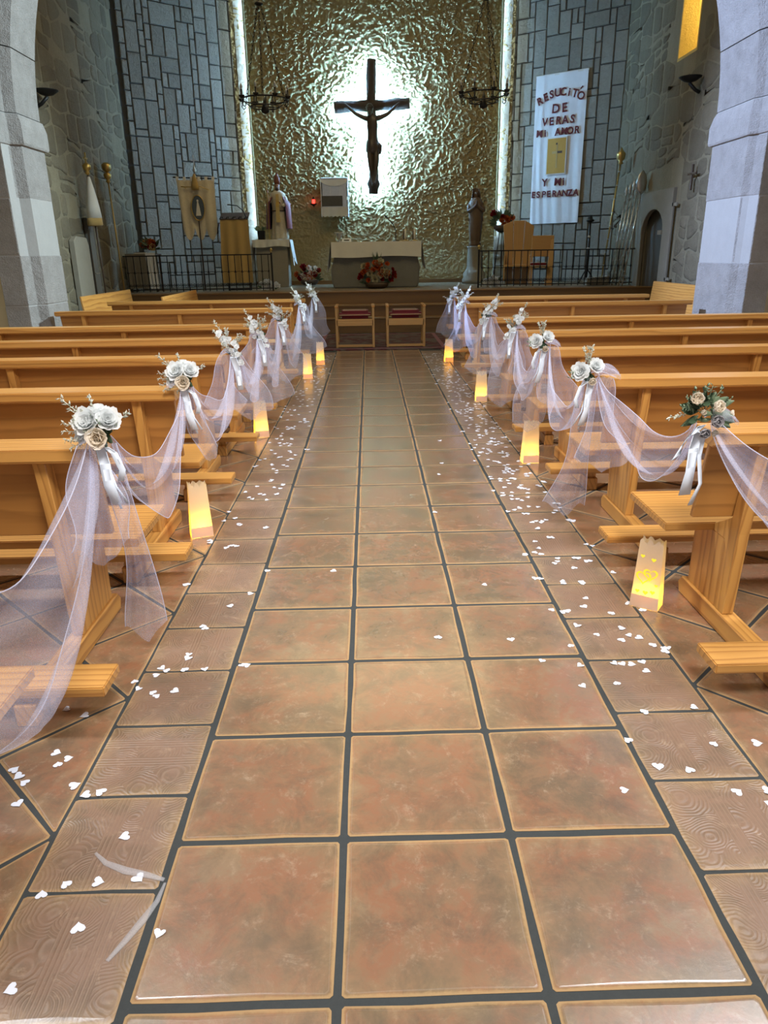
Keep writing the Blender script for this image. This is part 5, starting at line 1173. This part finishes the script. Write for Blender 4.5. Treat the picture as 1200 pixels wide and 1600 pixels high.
sd = [('tall brass lantern staff in the right corner', 5.38, 16.25, 3.28, 'lamp'), ('silver staff, first from the right corner', 5.44, 15.85, 2.62, 0), ('silver staff, second from the right corner', 5.45, 15.65, 2.66, 0), ('silver staff, third from the right corner', 5.46, 15.45, 2.70, 0), ('silver staff, fourth from the right corner', 5.47, 15.25, 2.74, 0), ('twisted silver staff with a leaf-shaped head nearest the arched doorway', 5.50, 15.12, 2.60, 'leaf')]
for lab, x, y, hh, kd in sd:
    t = thing('processional_staff', lab + ', leaning on the rubble wall', 'staff', (x - .16, y, HP), 0, 'processional staffs in the right corner'); L = hh - HP
    top = (.22, .0, L); MB().tube([(0, 0, 0), top], .014 if kd != 'lamp' else .018, 8).build('pole', M['brass'] if kd == 'lamp' else M['silver'], t, True)
    rg = MB().lathe([(.020, -.012), (.025, 0), (.020, .012)], 8).mesh('ring', M['silver'], True)
    for q in range(9): put('ring', rg, t, (top[0] * (q + .5) / 9, 0, L * (q + .5) / 9))
    if kd == 'lamp': MB().lathe([(.02, 0), (.06, .03), (.035, .06), (.09, .12), (.10, .22), (.05, .27), (.01, .34)], 12, top).build('lantern_head', M['brass'], t, True)
    elif kd == 'leaf': MB().lathe([(.02, 0), (.09, .10), (.115, .22), (.08, .36), (.01, .46)], 14, top, .35, lambda a, z: 1 + .12 * math.sin(9 * a + 20 * z)).build('leaf_head', M['silver'], t, True)
    else: MB().lathe([(.018, 0), (.035, .02), (.02, .05), (.045, .09), (.03, .13), (.005, .22)], 10, top).build('head', M['silver'], t, True)
cs = thing('paschal_stand', 'black wrought candle stand standing on the platform by the right corner', 'candle stand', (4.86, 16.2, HP))
MB().tube([(0, 0, .05), (.01, 0, .6), (.0, 0, 1.35)], [.022, .03, .022], 8).build('shaft', M['iron'], cs, True); MB().lathe([(.03, 1.32), (.09, 1.36), (.09, 1.38), (.05, 1.40), (.04, 1.48)], 12).build('cup', M['iron'], cs, True)
for k in range(3): a = 2.1 * k; MB().tube([(0, 0, .35), (.10 * math.cos(a), .10 * math.sin(a), .22), (.22 * math.cos(a), .22 * math.sin(a), .02), (.26 * math.cos(a), .26 * math.sin(a), .03)], .014, 6).build('foot', M['iron'], cs, True)
for z in (.75, 1.0): MB().lathe([(.02, z), (.05, z + .03), (.02, z + .06)], 10).build('knop', M['silver'], cs, True)
fs = thing('carved_stone', 'loose grey carved stone lying by the right end of the railing', 'stone', (4.98, 15.75, HP)); MB().hexa([(-.28, -.16, 0), (.22, -.16, 0), (.22, .16, 0), (-.28, .16, 0), (-.24, -.13, .15), (.26, -.13, .20), (.24, .14, .20), (-.25, .14, .16)]).build('stone', M['doorstone'], fs, bevel=.02, seg=2)
wc = thing('wall_cross', 'small dark wooden cross hung on the right rubble wall', 'cross', (5.62, 12.78, 2.72)); MB().box(-.02, .02, -.02, .02, -.22, .20).build('upright', M['darkwood'], wc, bevel=.004); MB().box(-.02, .02, -.17, .17, .03, .065).build('cross_bar', M['darkwood'], wc, bevel=.004)
for x, y, z, sg, lab in ((-5.58, 12.55, 4.10, 1, 'black wall uplighter on the left rubble wall beside the pillar'), (5.69, 13.05, 4.28, -1, 'black wall uplighter on the right rubble wall beside the pillar')):
    t = thing('wall_uplighter', lab, 'wall lamp', (x, y, z), 0, 'wall uplighters'); MB().lathe([(.02, -.05), (.10, -.03), (.19, .03), (.195, .04), (.16, .032), (.05, -.02)], 20, (sg * .19, 0, 0), 1.0).build('bowl', M['iron'], t, True)
    MB().tube([(sg * .20, 0, -.05), (sg * .08, 0, -.16), (0, 0, -.20)], .03, 8).build('arm', M['iron'], t, True)

# ------------------------------------------------------------------ text banner on the right granite wall
ang = math.atan2(-SA, CA); bx_, by_ = 4.52, 18.20
tbn = thing('text_banner', 'long white cloth banner with maroon letters and an ochre cross poster', 'banner', (bx_, by_, 0), ang)
def bcl(u, v):
    x = (u - .5) * (1.30 - .02 * v); return (x + .0, -.035 - .008 * math.sin(u * 37 + 1.4 * math.sin(v * 4) + 2 * math.sin(u * 5)) * (.5 + .5 * v) - .007 * math.sin(u * 13 + v), 5.44 - 3.27 * v)
MB().grid(bcl, 70, 20).build('cloth', M['white'], tbn, True)
MB().box(-.66, .66, -.03, -.005, 5.42, 5.46).build('batten', M['linen'], tbn)
def txt(s_1, x, z, size, rot=0.0):
    cu = bpy.data.curves.new('letters', 'FONT'); cu.body = s_1; cu.size = size; cu.align_x = 'CENTER'; cu.extrude = .004; cu.offset = .006; cu.resolution_u = 3
    ob = bpy.data.objects.new('letters', cu); COL.objects.link(ob)
    dg = bpy.context.evaluated_depsgraph_get(); me = bpy.data.meshes.new_from_object(ob.evaluated_get(dg)); bpy.data.objects.remove(ob); me.materials.clear(); me.materials.append(M['letters'])
    put('letter', me, tbn, (x, -.062, z), (pi / 2, rot, 0))
w_ = 'RESUCiTO'
for k, c in enumerate(w_):
    q = (k - 3.5) / 3.5; txt(c, q * .49, 4.97 - .13 * q * q, .235, q * .38 if abs(q) > .2 else 0)
def word(s_1, x0, x1, z, size):
    n = len(s_1)
    for k, c in enumerate(s_1):
        if c != ' ': txt(c, x0 + (x1 - x0) * (k / (n - 1)), z, size, (-1) ** k * .06)
MB().hexa([(.485, -.066, 5.06), (.510, -.066, 5.045), (.510, -.058, 5.045), (.485, -.058, 5.06), (.54, -.066, 5.115), (.56, -.066, 5.10), (.56, -.058, 5.10), (.54, -.058, 5.115)]).build('letter_accent', M['letters'], tbn)
word('DE', -.10, .13, 4.62, .27); word('VERAS', -.36, .34, 4.37, .24); word('Mi AMOR', -.49, .47, 4.135, .215)
txt('Y', -.28, 3.03, .24); word('Mi', .06, .22, 3.03, .24); word('ESPERANZA', -.57, .55, 2.78, .20)
MB().box(-.27, .25, -.070, -.060, 3.27, 4.10).build('poster_border', M['linen'], tbn); MB().box(-.245, .225, -.074, -.069, 3.30, 4.07).build('poster', M['poster'], tbn)
MB().box(-.015, .025, -.078, -.073, 3.42, 3.97).box(-.12, .14, -.078, -.073, 3.74, 3.79).build('poster_cross', M['tan'], tbn); MB().box(.02, .14, -.080, -.077, 3.74, 3.79).box(-.03, .01, -.080, -.077, 3.93, 3.97).build('poster_cross', M['darkwood'], tbn)

# ------------------------------------------------------------------ bridal chairs and rug
rg = thing('rug', 'dark red patterned rug under the two cushioned chairs', 'rug', (.06, 12.4, 0))
MB().box(-1.22, 1.22, -1.25, 1.35, 0.001, .012).build('pile', M['rug'], rg, bevel=.004)
MB().box(-1.10, 1.10, -1.12, -1.05, .012, .013).box(-1.10, 1.10, 1.15, 1.22, .012, .013).box(-1.10, -1.03, -1.05, 1.15, .012, .013).box(1.03, 1.10, -1.05, 1.15, .012, .013).build('border_stripe', M['velvet'], rg)
def chair(x, y, label):
    t = thing('armchair', label, 'chair', (x, y, .013), 0, 'chairs with red cushions before the altar steps'); w = .31; dp = .48
    for s_1 in (-1, 1):
        for yy, hh in ((0, .66), (dp, .66)): MB().box(s_1 * w - .02, s_1 * w + .02, yy - .02, yy + .02, 0, hh).build('leg', M['oakz'], t, bevel=.004)
        MB().box(s_1 * w - .027, s_1 * w + .027, -.04, dp + .04, .655, .69).build('armrest', M['wy'], t, bevel=.008)
        MB().box(s_1 * w - .015, s_1 * w + .015, 0, dp, .02, .06).build('stretcher', M['wy'], t)
    MB().box(-w, w, -.02, .012, .36, .46).build('seat_rail', M['oak'], t, bevel=.004); MB().box(-w, w, dp - .012, dp + .02, .36, .46).build('seat_rail', M['oak'], t, bevel=.004)
    MB().box(-w + .02, w - .02, 0, dp, .44, .47).build('seat', M['oak'], t)
    MB().box(-w, w, -.015, .015, .01, .05).build('stretcher', M['oak'], t)
    cu = tag(put('cushion', MB().box(-.27, .27, -.21, .21, -.065, .065).mesh('cushion', M['velvet'], True, .045, 4)), 'deep red velvet cushion with gold piping on the ' + label.split(' ')[0] + ' chair', 'cushion', 'red velvet cushions'); cu.location = (x, y + .235, .013 + .47 + .066); cu.name = 'velvet_cushion'
    pth = [(sx * .24, sy * .18, .060) for sx, sy in ((-1, -1), (1, -1), (1, 1), (-1, 1), (-1, -1))]
    MB().tube([(a[0] * .8, a[1] * .75, .066) for a in pth], .006, 6).build('piping', M['piping'], cu)
    MB().tube([(-.26, -.212, .0), (.26, -.212, .0)], .006, 6).build('piping', M['piping'], cu)
    return t
chair(-.38, 11.45, 'left wooden armchair of the pair before the altar steps'); chair(.48, 11.45, 'right wooden armchair of the pair before the altar steps')
